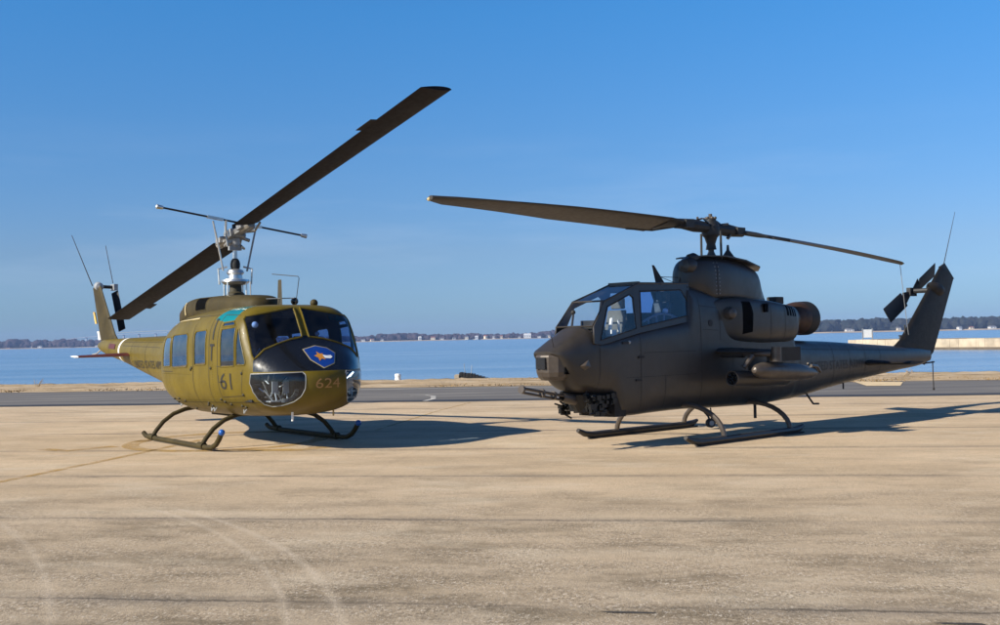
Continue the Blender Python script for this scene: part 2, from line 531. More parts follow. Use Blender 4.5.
def ground_material():
    m, t, out = nt_new('aged_concrete'); g = N(t)
    p = g.new('ShaderNodeBsdfPrincipled')
    tc = g.new('ShaderNodeTexCoord'); sep = g.new('ShaderNodeSeparateXYZ')
    g.link(tc.outputs['Object'], sep.inputs[0])
    X, Y = sep.outputs[0], sep.outputs[1]
    a = math.atan(.15)
    # slab frame: U along the joints, W across them
    Uc = g.math('SUBTRACT', g.math('MULTIPLY', X, math.cos(a)), g.math('MULTIPLY', Y, math.sin(a)))
    Wc = g.math('ADD', g.math('MULTIPLY', X, math.sin(a)), g.math('MULTIPLY', Y, math.cos(a)))
    cmb = g.new('ShaderNodeCombineXYZ'); g.link(Uc, cmb.inputs[0]); g.link(Wc, cmb.inputs[1])
    vec = cmb.outputs[0]
    mp = g.new('ShaderNodeMapping'); mp.inputs['Scale'].default_value = (.35, 1, 1); g.link(vec, mp.inputs[0])
    vs = mp.outputs[0]
    big = g.noise(vs, .35, 5, .6)
    med = g.noise(vs, 1.3, 6, .65)
    fin = g.noise(vec, 9, 6, .7)
    grit = g.noise(vec, 55, 3, .8)
    base = g.ramp(big, [(.32, (.52, .39, .25)), (.55, (.62, .47, .31)), (.72, (.68, .54, .365))])
    base = g.mix(g.math('MULTIPLY', g.ramp(med, [(.45, (0, 0, 0)), (.75, (1, 1, 1))]), .45), base, (.30, .235, .16))
    base = g.mix(g.math('MULTIPLY', g.ramp(fin, [(.42, (0, 0, 0)), (.72, (1, 1, 1))]), .25), base, (.28, .22, .15))
    # worn, exposed aggregate, mostly on the older slabs (small W)
    old = g.ramp(g.math('DIVIDE', g.math('ADD', Wc, g.math('MULTIPLY', g.noise(vec, .5, 4), 5.0)), 40.0), [(.24, (1, 1, 1)), (.44, (0, 0, 0))])
    base = g.mix(g.math('MULTIPLY', old, .60), base, (.34, .285, .215))
    m2 = g.new('ShaderNodeMapping'); m2.inputs['Scale'].default_value = (.6, 1.1, 1); g.link(vec, m2.inputs[0])
    blot = g.noise(m2.outputs[0], 1.15, 7, .72)
    base = g.mix(g.math('MULTIPLY', g.math('MULTIPLY', g.ramp(blot, [(.47, (0, 0, 0)), (.64, (1, 1, 1))]), g.math('MULTIPLY_ADD', old, .62, .22)), 1.0), base, (.15, .115, .07))
    pale = g.noise(m2.outputs[0], .9, 6, .7)
    base = g.mix(g.math('MULTIPLY', g.ramp(pale, [(.52, (0, 0, 0)), (.70, (1, 1, 1))]), .45), base, (.66, .56, .42))
    gm = g.new('ShaderNodeMapping'); gm.inputs['Scale'].default_value = (1, .5, 1); g.link(vec, gm.inputs[0])
    gv = gm.outputs[0]
    patchy = g.math('MULTIPLY', g.ramp(g.noise(m2.outputs[0], 1.9, 5, .65), [(.38, (.15, .15, .15)), (.60, (1, 1, 1))]), g.math('MULTIPLY_ADD', old, .75, .25))
    sp1 = g.ramp(g.noise(gv, 30, 4, .85), [(.46, (0, 0, 0)), (.58, (1, 1, 1))])
    base = g.mix(g.math('MULTIPLY', g.math('MULTIPLY', sp1, patchy), .75), base, (.13, .10, .065))
    sp2 = g.ramp(g.noise(gv, 31, 3, .85), [(.55, (0, 0, 0)), (.63, (1, 1, 1))])
    base = g.mix(g.math('MULTIPLY', g.math('MULTIPLY', sp2, patchy), .62), base, (.80, .71, .59))
    # construction joints, crumbling edges
    wob = g.math('ADD', g.math('MULTIPLY', g.math('SUBTRACT', g.noise(vec, 2.2, 6, .7), .5), .16), g.math('MULTIPLY', g.math('SUBTRACT', g.noise(vec, 12, 4, .7), .5), .10))
    def joints(coord, spacing, phase, width, dark, fac):
        nonlocal base
        q = g.math('ADD', g.math('ADD', coord, wob), -phase)
        md = g.math('ABSOLUTE', g.math('SUBTRACT', g.math('FRACT', g.math('ADD', g.math('DIVIDE', q, spacing), .5)), .5))
        dist = g.math('MULTIPLY', md, spacing)
        br = g.math('MULTIPLY', g.noise(vs, 2.1, 4, .6), width * 2)
        msk = g.math('LESS_THAN', dist, br)
        soft = g.ramp(g.math('DIVIDE', dist, width * 11), [(0, (1, 1, 1)), (1, (0, 0, 0))])
        broken = g.ramp(g.noise(vs, 1.1, 5, .7), [(.38, (.15, .15, .15)), (.55, (1, 1, 1))])
        base = g.mix(g.math('MULTIPLY', g.math('MULTIPLY', soft, broken), .62 * fac), base, (.16, .14, .12))
        base = g.mix(g.math('MULTIPLY', g.math('MULTIPLY', msk, broken), fac), base, dark)
        return msk
    k = math.cos(a)
    j1 = joints(Wc, 3.56 * k, 11.2 * k, .022, (.10, .08, .06), .72)
    j2 = joints(Uc, 6.1, 2.0, .008, (.12, .10, .08), .10)
    # curved tyre scrubs, lighter
    def arc(x0, y0, r, w, ang_lo, fac=.5):
        nonlocal base
        dx = g.math('SUBTRACT', X, x0); dy = g.math('SUBTRACT', Y, y0)
        rr = g.math('SQRT', g.math('ADD', g.math('MULTIPLY', dx, dx), g.math('MULTIPLY', dy, dy)))
        dd = g.math('ABSOLUTE', g.math('SUBTRACT', rr, r))
        s = g.ramp(g.math('DIVIDE', dd, w), [(0, (1, 1, 1)), (1, (0, 0, 0))])
        lim = g.math('MULTIPLY', g.math('LESS_THAN', Y, ang_lo), g.math('GREATER_THAN', dx, 0.0))
        f = g.math('MULTIPLY', g.math('MULTIPLY', s, lim), g.math('MULTIPLY', g.noise(vec, 3, 3), fac * 1.6))
        base = g.mix(f, base, (.62, .52, .40))
    for a3 in ARCS: arc(*a3)
    g.link(base, p.inputs['Base Color'])
    p.inputs['Roughness'].default_value = .85
    p.inputs['Specular IOR Level'].default_value = .12
    h = g.math('ADD', g.math('MULTIPLY', grit, .5), g.math('ADD', g.math('MULTIPLY', fin, .6), g.math('MULTIPLY', j1, -1.5)))
    g.link(g.bump(h, 1.0, .018), p.inputs['Normal'])
    g.link(p.outputs[0], out.inputs[0])
    return m

def circ3(p, q, r):
    (x1, y1), (x2, y2), (x3, y3) = p, q, r
    d = 2 * (x1 * (y2 - y3) + x2 * (y3 - y1) + x3 * (y1 - y2))
    ux = ((x1**2 + y1**2) * (y2 - y3) + (x2**2 + y2**2) * (y3 - y1) + (x3**2 + y3**2) * (y1 - y2)) / d
    uy = ((x1**2 + y1**2) * (x3 - x2) + (x2**2 + y2**2) * (x1 - x3) + (x3**2 + y3**2) * (x2 - x1)) / d
    return ux, uy, math.hypot(x1 - ux, y1 - uy)
ARCS = []
for pts, w, top, fac in ((((-3.11, 11.27), (-2.22, 9.63), (-1.49, 7.5)), .055, 12.4, .38), (((-2.64, 11.04), (-1.58, 8.95), (-1.09, 7.34)), .065, 12.4, .42),
                     (((-5.02, 11.21), (-4.1, 9.66), (-3.21, 7.78)), .06, 11.8, .32)):
    cx, cy, rr = circ3(*pts); ARCS.append((cx, cy, rr, w, top, fac))

M['ground'] = ground_material()

def strip(name, mat, f0, f1, x0, x1, z, nx=60, ny=2, dz=None, kind='structure'):
    vs = []; fs = []
    for i in range(nx + 1):
        x = x0 + (x1 - x0) * i / nx
        a, b = f0(x), f1(x)
        for j in range(ny + 1):
            y = a + (b - a) * j / ny
            vs.append((x, y, z + (dz(x, y, j / ny) if dz else 0)))
    for i in range(nx):
        for j in range(ny):
            a = i * (ny + 1) + j
            fs.append((a, a + ny + 1, a + ny + 2, a + 1))
    me = bpy.data.meshes.new(name); me.from_pydata(vs, [], fs)
    for p in me.polygons: p.use_smooth = True
    o = link_mesh(name, me, mat)
    o['kind'] = kind
    return o

# apron (the ground), ending at the sea wall
strip('ground', M['ground'], lambda x: -60, shore_y, -130, 110, 0.0, 60, 1)

def asphalt_material():
    m, t, out = nt_new('grey_asphalt'); g = N(t)
    p = g.new('ShaderNodeBsdfPrincipled')
    v = g.coords('Object', (.12, 1, 1), R(-8.5))
    n1 = g.noise(v, 1.1, 6, .65)
    c = g.ramp(n1, [(.3, (.085, .075, .068)), (.5, (.15, .135, .118)), (.7, (.25, .225, .19))])
    c = g.mix(g.math('MULTIPLY', g.noise(g.coords('Object'), 30, 3, .8), .3), c, (.06, .06, .06))
    g.link(c, p.inputs['Base Color']); p.inputs['Roughness'].default_value = .8
    g.link(p.outputs[0], out.inputs[0]); return m
M['asphalt'] = asphalt_material()
strip('asphalt_road', M['asphalt'], lambda x: road_y(x) + .25 * mnoise.noise(Vector((x * .4, 0, 0))), verge_y, -130, 110, .004, 240, 6)
M['tar'] = paint('tar_edge', (.03, .03, .032), .7, var=.3, scale=2)
strip('tar_strip', M['tar'], lambda x: road_y(x) + .05 + .3 * mnoise.noise(Vector((x * .4, 0, 0))), lambda x: road_y(x) + .85 + .5 * mnoise.noise(Vector((x * .25, 4, 0))), -130, 110, .008, 240, 1)
M['faded_line'] = paint('faded_white_line', (.42, .4, .36), .8, var=.4, scale=1.2)
strip('road_marking', M['faded_line'], lambda x: verge_y(x) - 1.15, lambda x: verge_y(x) - .95, -7.5, 9.5, .008, 60, 1)

def verge_material():
    m, t, out = nt_new('sandy_verge'); g = N(t)
    p = g.new('ShaderNodeBsdfPrincipled')
    v = g.coords('Object', (.25, 1, 1))
    n1 = g.noise(v, 1.2, 7, .7)
    c = g.ramp(n1, [(.34, (.15, .10, .045)), (.46, (.40, .28, .15)), (.6, (.52, .40, .26)), (.75, (.58, .48, .35))])
    g.link(c, p.inputs['Base Color']); p.inputs['Roughness'].default_value = .95
    g.link(g.bump(g.noise(g.coords('Object'), 7, 6, .7), .8, .08), p.inputs['Normal'])
    g.link(p.outputs[0], out.inputs[0]); return m
M['verge'] = verge_material()
def vdz(x, y, f):
    n = mnoise.fractal(Vector((x * .9, y * .9, 0)), 1, 2, 5)
    h = .03 + .05 * n + .03 * math.sin(f * math.pi)
    if f > .86: h += .02 + .05 * mnoise.noise(Vector((x * 2.1, 7, 0)))
    if f < .1: h = .012 + max(0, h) * f * 3
    if f > .995: h = -1.6
    return max(h, .012) if f < .99 else h
strip('shore_verge', M['verge'], lambda x: verge_y(x) + .5 * mnoise.noise(Vector((x * .3, 2, 0))), lambda x: shore_y(x) + .15 * mnoise.noise(Vector((x * 1.3, 0, 0))), -130, 110, .0, 700, 22, vdz)

def water_material():
    m, t, out = nt_new('river_water'); g = N(t)
    p = g.new('ShaderNodeBsdfPrincipled')
    v = g.coords('Object', (.12, 1, 1))
    v2 = g.coords('Object', (.02, .25, 1))
    n0 = g.noise(v2, .35, 4)
    c = g.ramp(n0, [(.38, (.12, .24, .40)), (.62, (.20, .32, .47))])
    g.link(c, p.inputs['Base Color'])
    p.inputs['Roughness'].default_value = .22
    p.inputs['IOR'].default_value = 1.33
    h = g.math('ADD', g.noise(v, 1.5, 5, .6), g.math('MULTIPLY', g.noise(v2, 1.0, 3), .8))
    g.link(g.bump(h, .65, .35), p.inputs['Normal'])
    g.link(p.outputs[0], out.inputs[0]); return m
M['water'] = water_material()
mb = MB(); mb.add([(-2600, 36, -1), (2600, 36, -1), (2600, 3000, -1), (-2600, 3000, -1)], [(0, 1, 2, 3)])
o = mb.build('water', M['water'], smooth=False); o['kind'] = 'structure'

# painted markings on the apron, faded yellow
def yellow_material():
    m, t, out = nt_new('faded_yellow_paint'); g = N(t)
    p = g.new('ShaderNodeBsdfPrincipled'); p.inputs['Roughness'].default_value = .85
    p.inputs['Base Color'].default_value = (.46, .29, .085, 1)
    tr = g.new('ShaderNodeBsdfTransparent'); mx = g.new('ShaderNodeMixShader')
    n = g.noise(g.coords('Object', (1, 1, 1)), 2.2, 7, .75)
    g.link(g.ramp(n, [(.40, (.15, .15, .15)), (.6, (.85, .85, .85))]), mx.inputs[0])
    g.link(tr.outputs[0], mx.inputs[1]); g.link(p.outputs[0], mx.inputs[2]); g.link(mx.outputs[0], out.inputs[0])
    return m
M['fade'] = yellow_material()
def pline(mb, pts, w, z=.004):
    vs = []; fs = []
    for i, p in enumerate(pts):
        a = Vector(pts[max(i - 1, 0)]); b = Vector(pts[min(i + 1, len(pts) - 1)])
        d = (b - a).normalized(); s = Vector((-d.y, d.x)) * w / 2
        vs += [(p[0] + s.x, p[1] + s.y, z), (p[0] - s.x, p[1] - s.y, z)]
    for i in range(len(pts) - 1): fs.append((2 * i, 2 * i + 1, 2 * i + 3, 2 * i + 2))
    mb.add(vs, fs)
mb = MB()
pline(mb, [(-8.6, 9.2), (-7.6, 12.6), (-6.94, 15.22), (-6.47, 17.4), (-6.1, 19.4), (-5.8, 21.2)], .15)
ring = [(-5.2 + 1.75 * math.cos(t), 20.9 + 1.9 * math.sin(t)) for t in [i * math.pi / 24 for i in range(-26, 24)]]
pline(mb, ring, .30)
pline(mb, [(-4.9, 19.05), (-3.45, 18.85), (-3.1, 19.3)], .38)
pline(mb, [(-8.3, 19.9), (-7.7, 19.55), (-7.1, 20.2)], .3)
pline(mb, [(-2.6, 22.6), (-1.6, 28.5), (-.9, 31.6)], .06)
o = mb.build('painted_marking', M['fade'], smooth=False); o['kind'] = 'structure'
M['sandpatch'] = paint('sand_drift', (.62, .47, .27), .9, var=.2, scale=2)
mb = MB(); mb.add([(12.6, 39.4, .016), (12.0, 36.2, .016), (13.0, 35.9, .016), (14.0, 38.4, .016)], [(0, 1, 2, 3)])
o = mb.build('sand_patch', M['sandpatch'], smooth=False); o['kind'] = 'structure'
mb = MB()
pline(mb, [(-3.0, 36.0), (-2.5, 36.2), (-2.2, 35.5), (-2.1, 33.8), (-2.3, 32.8)], .16, .012)
o = mb.build('road_marking', M['faded_line'], smooth=False); o['kind'] = 'structure'
# spalled holes in the joint close to the camera
M['spall'] = paint('dark_spall', (.05, .042, .035), .95, var=.4, scale=20)
for c0, ln in (((.82, 7.37), .19), ((2.85, 6.92), .16)):
    mb = MB(); k = 18; vs = []
    for i in range(k):
        t = 2 * math.pi * i / k
        rr = 1 + .35 * mnoise.noise(Vector((math.cos(t) * 2, math.sin(t) * 2, ln * 9)))
        vs.append((c0[0] + ln * rr * math.cos(t), c0[1] - .15 * ln * math.cos(t) + .024 * rr * math.sin(t), .004))
    mb.add(vs, [tuple(range(k))])
    o = mb.build('pavement_crack', M['spall'], smooth=False); o['kind'] = 'structure'

rnd = random.Random(21)
mb = MB()
M['dead_grass'] = paint('dead_grass', (.20, .13, .055), .9, var=.4, scale=1.5, bump=0)
for i in range(1500):
    x = rnd.uniform(-32, 30)
    f = rnd.choice((rnd.uniform(.02, .2), rnd.uniform(.75, .98), rnd.uniform(0, 1)))
    if mnoise.noise(Vector((x * .35, f * 3, 5))) < -.05: continue
    y = verge_y(x) + (shore_y(x) - verge_y(x)) * f
    h = rnd.uniform(.0, .06)
    for k in range(5):
        a = rnd.uniform(0, 6.28); dx_, dy_ = .035 * math.cos(a), .035 * math.sin(a)
        cx_, cy_ = x + rnd.uniform(-.45, .45), y + rnd.uniform(-.3, .3)
        mb.add([(cx_ - dx_, cy_ - dy_, 0), (cx_ + dx_, cy_ + dy_, 0), (cx_ + rnd.uniform(-.06, .06), cy_ + rnd.uniform(-.05, .05), h + .04)], [(0, 1, 2)])
o = mb.build('grass', M['dead_grass'], smooth=False); o['kind'] = 'stuff'

# far shores ---------------------------------------------------------------
def far_x(px, D): return (px - 500) / 1100 * D
M['shore'] = paint('far_shore_soil', (.30, .24, .17), .9, var=.3, scale=.02, bump=0)
def wood_material(name, a, b):
    m, t, out = nt_new(name); g = N(t)
    p = g.new('ShaderNodeBsdfPrincipled'); p.inputs['Roughness'].default_value = .95
    p.inputs['Specular IOR Level'].default_value = .1
    n = g.noise(g.coords('Object'), .12, 5, .7)
    g.link(g.ramp(n, [(.35, a), (.65, b)]), p.inputs['Base Color'])
    g.link(p.outputs[0], out.inputs[0]); return m
M['wood_a'] = wood_material('bare_winter_wood', (.030, .024, .035), (.075, .055, .06))
M['wood_b'] = wood_material('evergreen_wood', (.010, .018, .018), (.035, .035, .030))

def wood(name, x0, x1, D, hfun, mat, count, depth=120, seed=1, base=-1.2):
    rnd = random.Random(seed)
    bm = bmesh.new(); bmesh.ops.create_icosphere(bm, subdivisions=2, radius=1)
    bv = [v.co.copy() for v in bm.verts]; bf = [[v.index for v in f.verts] for f in bm.faces]; bm.free()
    mb = MB()
    for i in range(count):
        f = rnd.random(); x = x0 + (x1 - x0) * f
        h = hfun(x) * rnd.uniform(.62, 1.0)
        w = h * rnd.uniform(.35, .7)
        y = D + rnd.uniform(0, depth)
        ph = rnd.uniform(0, 50)
        vs = []
        for c in bv:
            k = 1 + .45 * mnoise.noise(c * 1.9 + Vector((ph, 0, 0))) + .2 * mnoise.noise(c * 5 + Vector((0, ph, 0)))
            vs.append((x + c.x * w * k, y + c.y * w * k, base + h * .5 + c.z * h * .5 * (k if c.z > 0 else 1)))
        mb.add(vs, bf)
    o = mb.build(name, mat, smooth=False); tag(o, kind='stuff')
    return o
def land(name, x0, x1, D, depth, h=1.3):
    n = 60; vs = []; fs = []
    for i in range(n + 1):
        x = x0 + (x1 - x0) * i / n
        e = min(1, 6 * i / n, 6 * (n - i) / n)
        y0 = D - 12 * mnoise.noise(Vector((x * .01, D, 0))) + 20 * (1 - e)
        vs += [(x, y0, -1.4), (x, y0 + 4, -1 + h * e), (x, y0 + depth, -1 + h * e * 2), (x, y0 + depth + 5, -1.4)]
    for i in range(n):
        for j in range(3):
            a = i * 4 + j; fs.append((a, a + 4, a + 5, a + 1))
    me = bpy.data.meshes.new(name); me.from_pydata(vs, [], fs)
    o = link_mesh(name, me, M['shore']); o['kind'] = 'structure'
    return o
def hump(x, c, w, a): return a * math.exp(-((x - c) / w) ** 2)
D1, D2, D3 = 1900, 1750, 1350
land('far_bank', far_x(-140, D1), far_x(135, D1), D1, 200)
land('far_bank', far_x(140, D2), far_x(590, D2), D2, 200, 1.2)
land('far_bank', far_x(760, D3), far_x(1180, D3), D3, 260, 1.5)
def h1(x):
    px = x / D1 * 1100 + 500
    return 14 + 4 * mnoise.noise(Vector((px * .11, 0, 0))) + hump(px, 8, 9, 2.5) + hump(px, 26, 3, 4) + hump(px, 52, 6, 3.5) + (-5 if px > 100 else 0)
def h2(x):
    px = x / D2 * 1100 + 500
    return 11.0 + 4.6 * mnoise.noise(Vector((px * .06, 3, 0))) + hump(px, 402, 22, 3.5) + hump(px, 555, 14, 3) - hump(px, 500, 22, 2)
def h3(x):
    px = x / D3 * 1100 + 500
    return 17.5 + 1.4 * mnoise.noise(Vector((px * .05, 6, 0))) - hump(px, 818, 10, 3) - (0 if px < 1100 else 4)
wood('wooded_shoreline', far_x(-120, D1), far_x(128, D1), D1 + 12, h1, M['wood_a'], 420, 80, 1)
wood('wooded_shoreline', far_x(150, D2), far_x(582, D2), D2 + 14, h2, M['wood_a'], 760, 90, 2)
wood('wooded_shoreline', far_x(770, D3), far_x(1160, D3), D3 + 14, h3, M['wood_b'], 760, 110, 3)

# houses on the far banks
M['wall_white'] = paint('white_house_wall', (.55, .55, .55), .7, var=.06, scale=.3, bump=0)
M['wall_cream'] = paint('cream_house_wall', (.62, .54, .42), .7, var=.06, scale=.3, bump=0)
M['wall_brick'] = paint('brick_house_wall', (.33, .17, .12), .8, var=.1, scale=.3, bump=0)
M['roof_grey'] = paint('grey_shingle', (.13, .13, .14), .8, var=.2, scale=.3, bump=0)
M['roof_red'] = paint('reddish_shingle', (.25, .10, .07), .8, var=.2, scale=.3, bump=0)
M['roof_pale'] = paint('pale_metal_roof', (.62, .62, .62), .5, var=.1, scale=.3, bump=0)
def house(px, D, w, h, wall, roof, label, group, rz=0, y=6):
    rr_ = random.Random(int(px * 7)); w *= rr_.uniform(.42, .85); h *= rr_.uniform(.6, .95); y += rr_.uniform(0, 14)
    root = empty('house', (far_x(px, D), D + y, .1), rz)
    tag(root, label, 'house', group)
    mb = MB().box((-w / 2, -4, -.8), (w / 2, 4, h))
    for i in range(int(w // 3)):
        pass
    mb.build('wall', wall, root, smooth=False)
    e = .4; r = h * .45
    mb = MB().add([(-w / 2 - e, -4.4, h), (w / 2 + e, -4.4, h), (w / 2 + e, 4.4, h), (-w / 2 - e, 4.4, h), (-w / 2 + e, 0, h + r), (w / 2 - e, 0, h + r)],
                  [(0, 1, 5, 4), (2, 3, 4, 5), (0, 4, 3), (1, 2, 5), (0, 3, 2, 1)])
    mb.build('roof', roof, root, smooth=False)
    mb = MB()
    nwin = max(2, int(w / 3))
    for i in range(nwin):
        x = -w / 2 + (i + .5) * w / nwin
        mb = MB().box((x - .5, -4.05, h * .35), (x + .5, -3.98, h * .35 + 1.3))
        mb.build('window', M['black_gloss'], root, smooth=False)
    return root
W_, C_, B_ = M['wall_white'], M['wall_cream'], M['wall_brick']
G_, RD, PL = M['roof_grey'], M['roof_red'], M['roof_pale']
gl = 'houses along the far left bank'
house(26, D1, 9, 4, W_, PL, 'small white house among trees on the far left bank, left of the long one', gl)
house(37, D1, 15, 3.6, W_, G_, 'long pale low house on the far left bank, right of the small white one', gl)
house(6, D1, 7, 3.5, B_, G_, 'small dark brick house nearest the left picture edge on the far bank', gl)
house(94, D1, 12, 3, W_, PL, 'low white house on the far left bank beside the olive helicopter tail fin', gl)
gm = 'houses along the far middle bank'
mid = [
 (362, 9, 4, W_, G_, 0, 'white house on the middle far bank closest to the olive helicopter nose'),
 (371, 8, 3, C_, RD, .3, 'cream house with reddish roof just right of the white house beside the olive nose'),
 (381, 10, 4, W_, G_, 0, 'white grey-roofed house at the left foot of the tall tree clump on the far bank'),
 (393, 7, 4, B_, G_, 0, 'brown brick house in front of the tall tree clump on the far bank'),
 (419, 8, 5, W_, PL, .2, 'white house with pale roof right of the tall tree clump on the far bank'),
 (432, 15, 6, C_, RD, 0, 'wide cream two storey house with red roof right of the tall tree clump'),
 (441, 7, 4, W_, G_, 0, 'narrow white house tucked beside the wide cream red-roofed house'),
 (453, 9, 3, W_, G_, .2, 'low white house right of the two storey cream one on the far bank'),
 (466, 9, 4, C_, G_, 0, 'cream house with grey roof above the dark jetty on the far bank'),
 (476, 11, 4, W_, PL, 0, 'broad white house with pale roof between the jetty and the dark helicopter gun'),
 (485, 7, 5, C_, RD, .4, 'small cream house with red roof above the right end of the dark jetty'),
 (493, 9, 5, W_, G_, 0, 'tall white house with grey roof left of the pair of cream houses'),
 (501, 8, 4, C_, RD, 0, 'cream red-roofed house, left of the pair in the middle of the far bank'),
 (509, 9, 5, C_, G_, .2, 'cream grey-roofed house, right of the pair in the middle of the far bank'),
 (519, 7, 3, W_, G_, 0, 'low white house left of the big bright white building on the far bank'),
 (527, 18, 6, W_, PL, 0, 'big bright white building on the far bank left of the dark helicopter'),
 (539, 8, 4, W_, G_, 0, 'white house just right of the big bright white building on the far bank'),
 (548, 8, 4, C_, G_, 0, 'cream house among evergreens nearest the dark helicopter nose'),
]
for px, w, h, wl, rf, rz, lb in mid: house(px, D2, w, h, wl, rf, lb, gm, rz)
gr = 'buildings along the far right bank'
for px, w, h, wl, rf, lb in [
 (831, 14, 3.6, W_, PL, 'long white building on the right far bank beside the dark helicopter exhaust'),
 (853, 12, 3.2, W_, G_, 'low white grey-roofed building on the right far bank, left of the sign board'),
 (875, 5, 4.5, W_, PL, 'small tall white house on the far bank just right of the white sign board'),
 (900, 6, 5, C_, G_, 'cream house on the far bank behind the lower tail rotor blade'),
 (962, 8, 5, W_, G_, 'white grey-roofed house on the wooded bank right of the dark tail fin'),
 (975, 6, 4, C_, RD, 'small cream red-roofed house right of the white one past the tail fin'),
 (994, 9, 4, W_, G_, 'white house on the wooded bank nearest the right picture edge')]:
    house(px, D3, w, h, wl, rf, lb, gr)

# bridge far off on the left
root = empty('road_bridge', (far_x(110, 2300), 2300, -1))
tag(root, 'long thin road bridge on tall piers far away across the water at the left', 'bridge')
M['bridge'] = paint('pale_bridge_concrete', (.36, .38, .42), .8, var=.1, scale=.05, bump=0)
mb = MB()
ds = [(-118, 14), (-60, 20), (0, 24), (60, 26), (120, 27)]
for (a, za), (b, zb) in zip(ds[:-1], ds[1:]):
    mb.add([(a, -5, za), (b, -5, zb), (b, 5, zb), (a, 5, za), (a, -5, za + .9), (b, -5, zb + .9), (b, 5, zb + .9), (a, 5, za + .9)],
           [(0, 3, 2, 1), (4, 5, 6, 7), (0, 1, 5, 4), (2, 3, 7, 6)])
mb.build('deck', M['bridge'], root, smooth=False)
for x, h in [(-100, 15.5), (-75, 18), (-50, 20.4), (-25, 22), (0, 23.5), (28, 24.4), (60, 25.5), (95, 26)]:
    MB().box((x - 1.2, -3, -1.5), (x + 1.2, 3, h)).build('pier', M['bridge'], root, smooth=False)

# breakwater on the right
M['pier'] = paint('weathered_pier_concrete', (.44, .36, .26), .85, var=.28, scale=.5, bump=.4, grime=(.22, .17, .12))
M['tide'] = paint('dark_tide_band', (.11, .085, .06), .8, var=.3, scale=.8)
root = empty('breakwater', (50.5, 160, -1))
tag(root, 'long low tan concrete breakwater running out into the water behind the dark helicopter tail', 'breakwater')
dx, dy = 42.0, -64.0; L = math.hypot(dx, dy)
rot = Matrix.Rotation(math.atan2(dy, dx), 4, 'Z')
mb = MB(); n = 60
for i in range(n):
    a, b = L * i / n, L * (i + 1) / n
    z = 1.45 + .07 * mnoise.noise(Vector((i * .35, 0, 0)))
    mb.box((a, 0.03 * (i % 3), .2), (b - .01, 8, z), rot)
mb.build('wall', M['pier'], root, smooth=False)
MB().box((0, -.25, -.4), (L, 8.2, .34), rot).build('tide_band', M['tide'], root, smooth=False)

root = empty('sign_board', (52.9, 158.6, .42), R(6))
tag(root, 'square white sign board on two posts standing on the tan breakwater', 'sign')
MB().box((-.62, -.04, .34), (.62, .04, 1.5)).build('board', M['white'], root, smooth=False)
for x in (-.72, .72):
    MB().box((x - .08, -.05, 0), (x + .08, .05, 1.65)).build('post', M['grey'], root, smooth=False)
o = MB().lathe([(0, .22), (.1, .2), (.45, .16), (.5, .28), (.62, .28), (.64, 0)], (0, 0, 0), (0, 0, 1), 12).build('mooring_bollard', M['black_matt'])
o.location = (56.5, 155.5, .40); tag(o, 'small black bollard on the tan breakwater left of the dark tail fin', 'bollard')

# dark jetty stump just beyond the sea wall
M['timber'] = paint('tarred_timber', (.018, .016, .016), .8, var=.5, scale=3, bump=.6)
root = empty('old_jetty', (-2.05, 50.4, -1.1))
tag(root, 'dark sloping timber jetty remnant with two thin pale poles at the water edge', 'jetty')
mb = MB(); k = 14
for i in range(k):
    a = i * .148; h = 1.36 - .02 * i - .028 * max(0, i - 4) * 1.0
    mb.box((a + .12, 0, 0), (a + .25, 1.6, h + .04 * mnoise.noise(Vector((i * .9, 1, 0)))))
mb.build('timber_wall', M['timber'], root, smooth=False)
MB().box((-.10, -.05, 0), (.11, 1.5, 1.26)).build('end_block', M['pier'], root, smooth=False)
for x, h, lean in ((.44, 1.78, -.10), (.62, 1.7, .08)):
    MB().tube([(x, .4, .8), (x + lean, .4, h)], .014, 6).build('pole', M['grey'], root)

def twigs(name, loc, h, lean, seed, label):
    rnd = random.Random(seed); mb = MB()
    for i in range(9):
        a = rnd.uniform(-.5, .5) + lean; l = h * rnd.uniform(.5, 1)
        x = rnd.uniform(-.1, .1)
        p1 = (x + math.sin(a) * l * .5, rnd.uniform(-.05, .05), l * .5); p2 = (x + math.sin(a * 1.3) * l, rnd.uniform(-.1, .1), l * math.cos(a))
        mb.tube([(x, 0, 0), p1, p2], [.012, .009, .004], 5)
        mb.tube([p1, (p1[0] + rnd.uniform(-.15, .15), 0, p1[2] + l * .25)], .005, 4)
    o = mb.build(name, M['twig']); o.location = loc
    return tag(o, label, 'plant')
M['twig'] = paint('dry_stem', (.33, .25, .16), .9, var=.3, scale=9)
twigs('dry_shrub', (-20.9, 49.6, -.05), .55, .25, 3, 'sparse dry shrub on the sea wall edge at the far left of the shore')
twigs('dry_shrub', (15.2, 41.4, .1), .42, .9, 4, 'dry twigs leaning right on the sandy verge beneath the dark tail fin')
mb = MB()
mb.lathe([(0, .15), (.12, .12), (.2, .15), (.27, .12), (.29, 0)], (0, 0, 0), (0, 0, 1), 12)
o = mb.build('mooring_bollard', M['white']); o.location = (-4.62, 49.2, .05)
tag(o, 'stubby white bollard on the sea wall between the olive nose and the dark jetty', 'bollard')

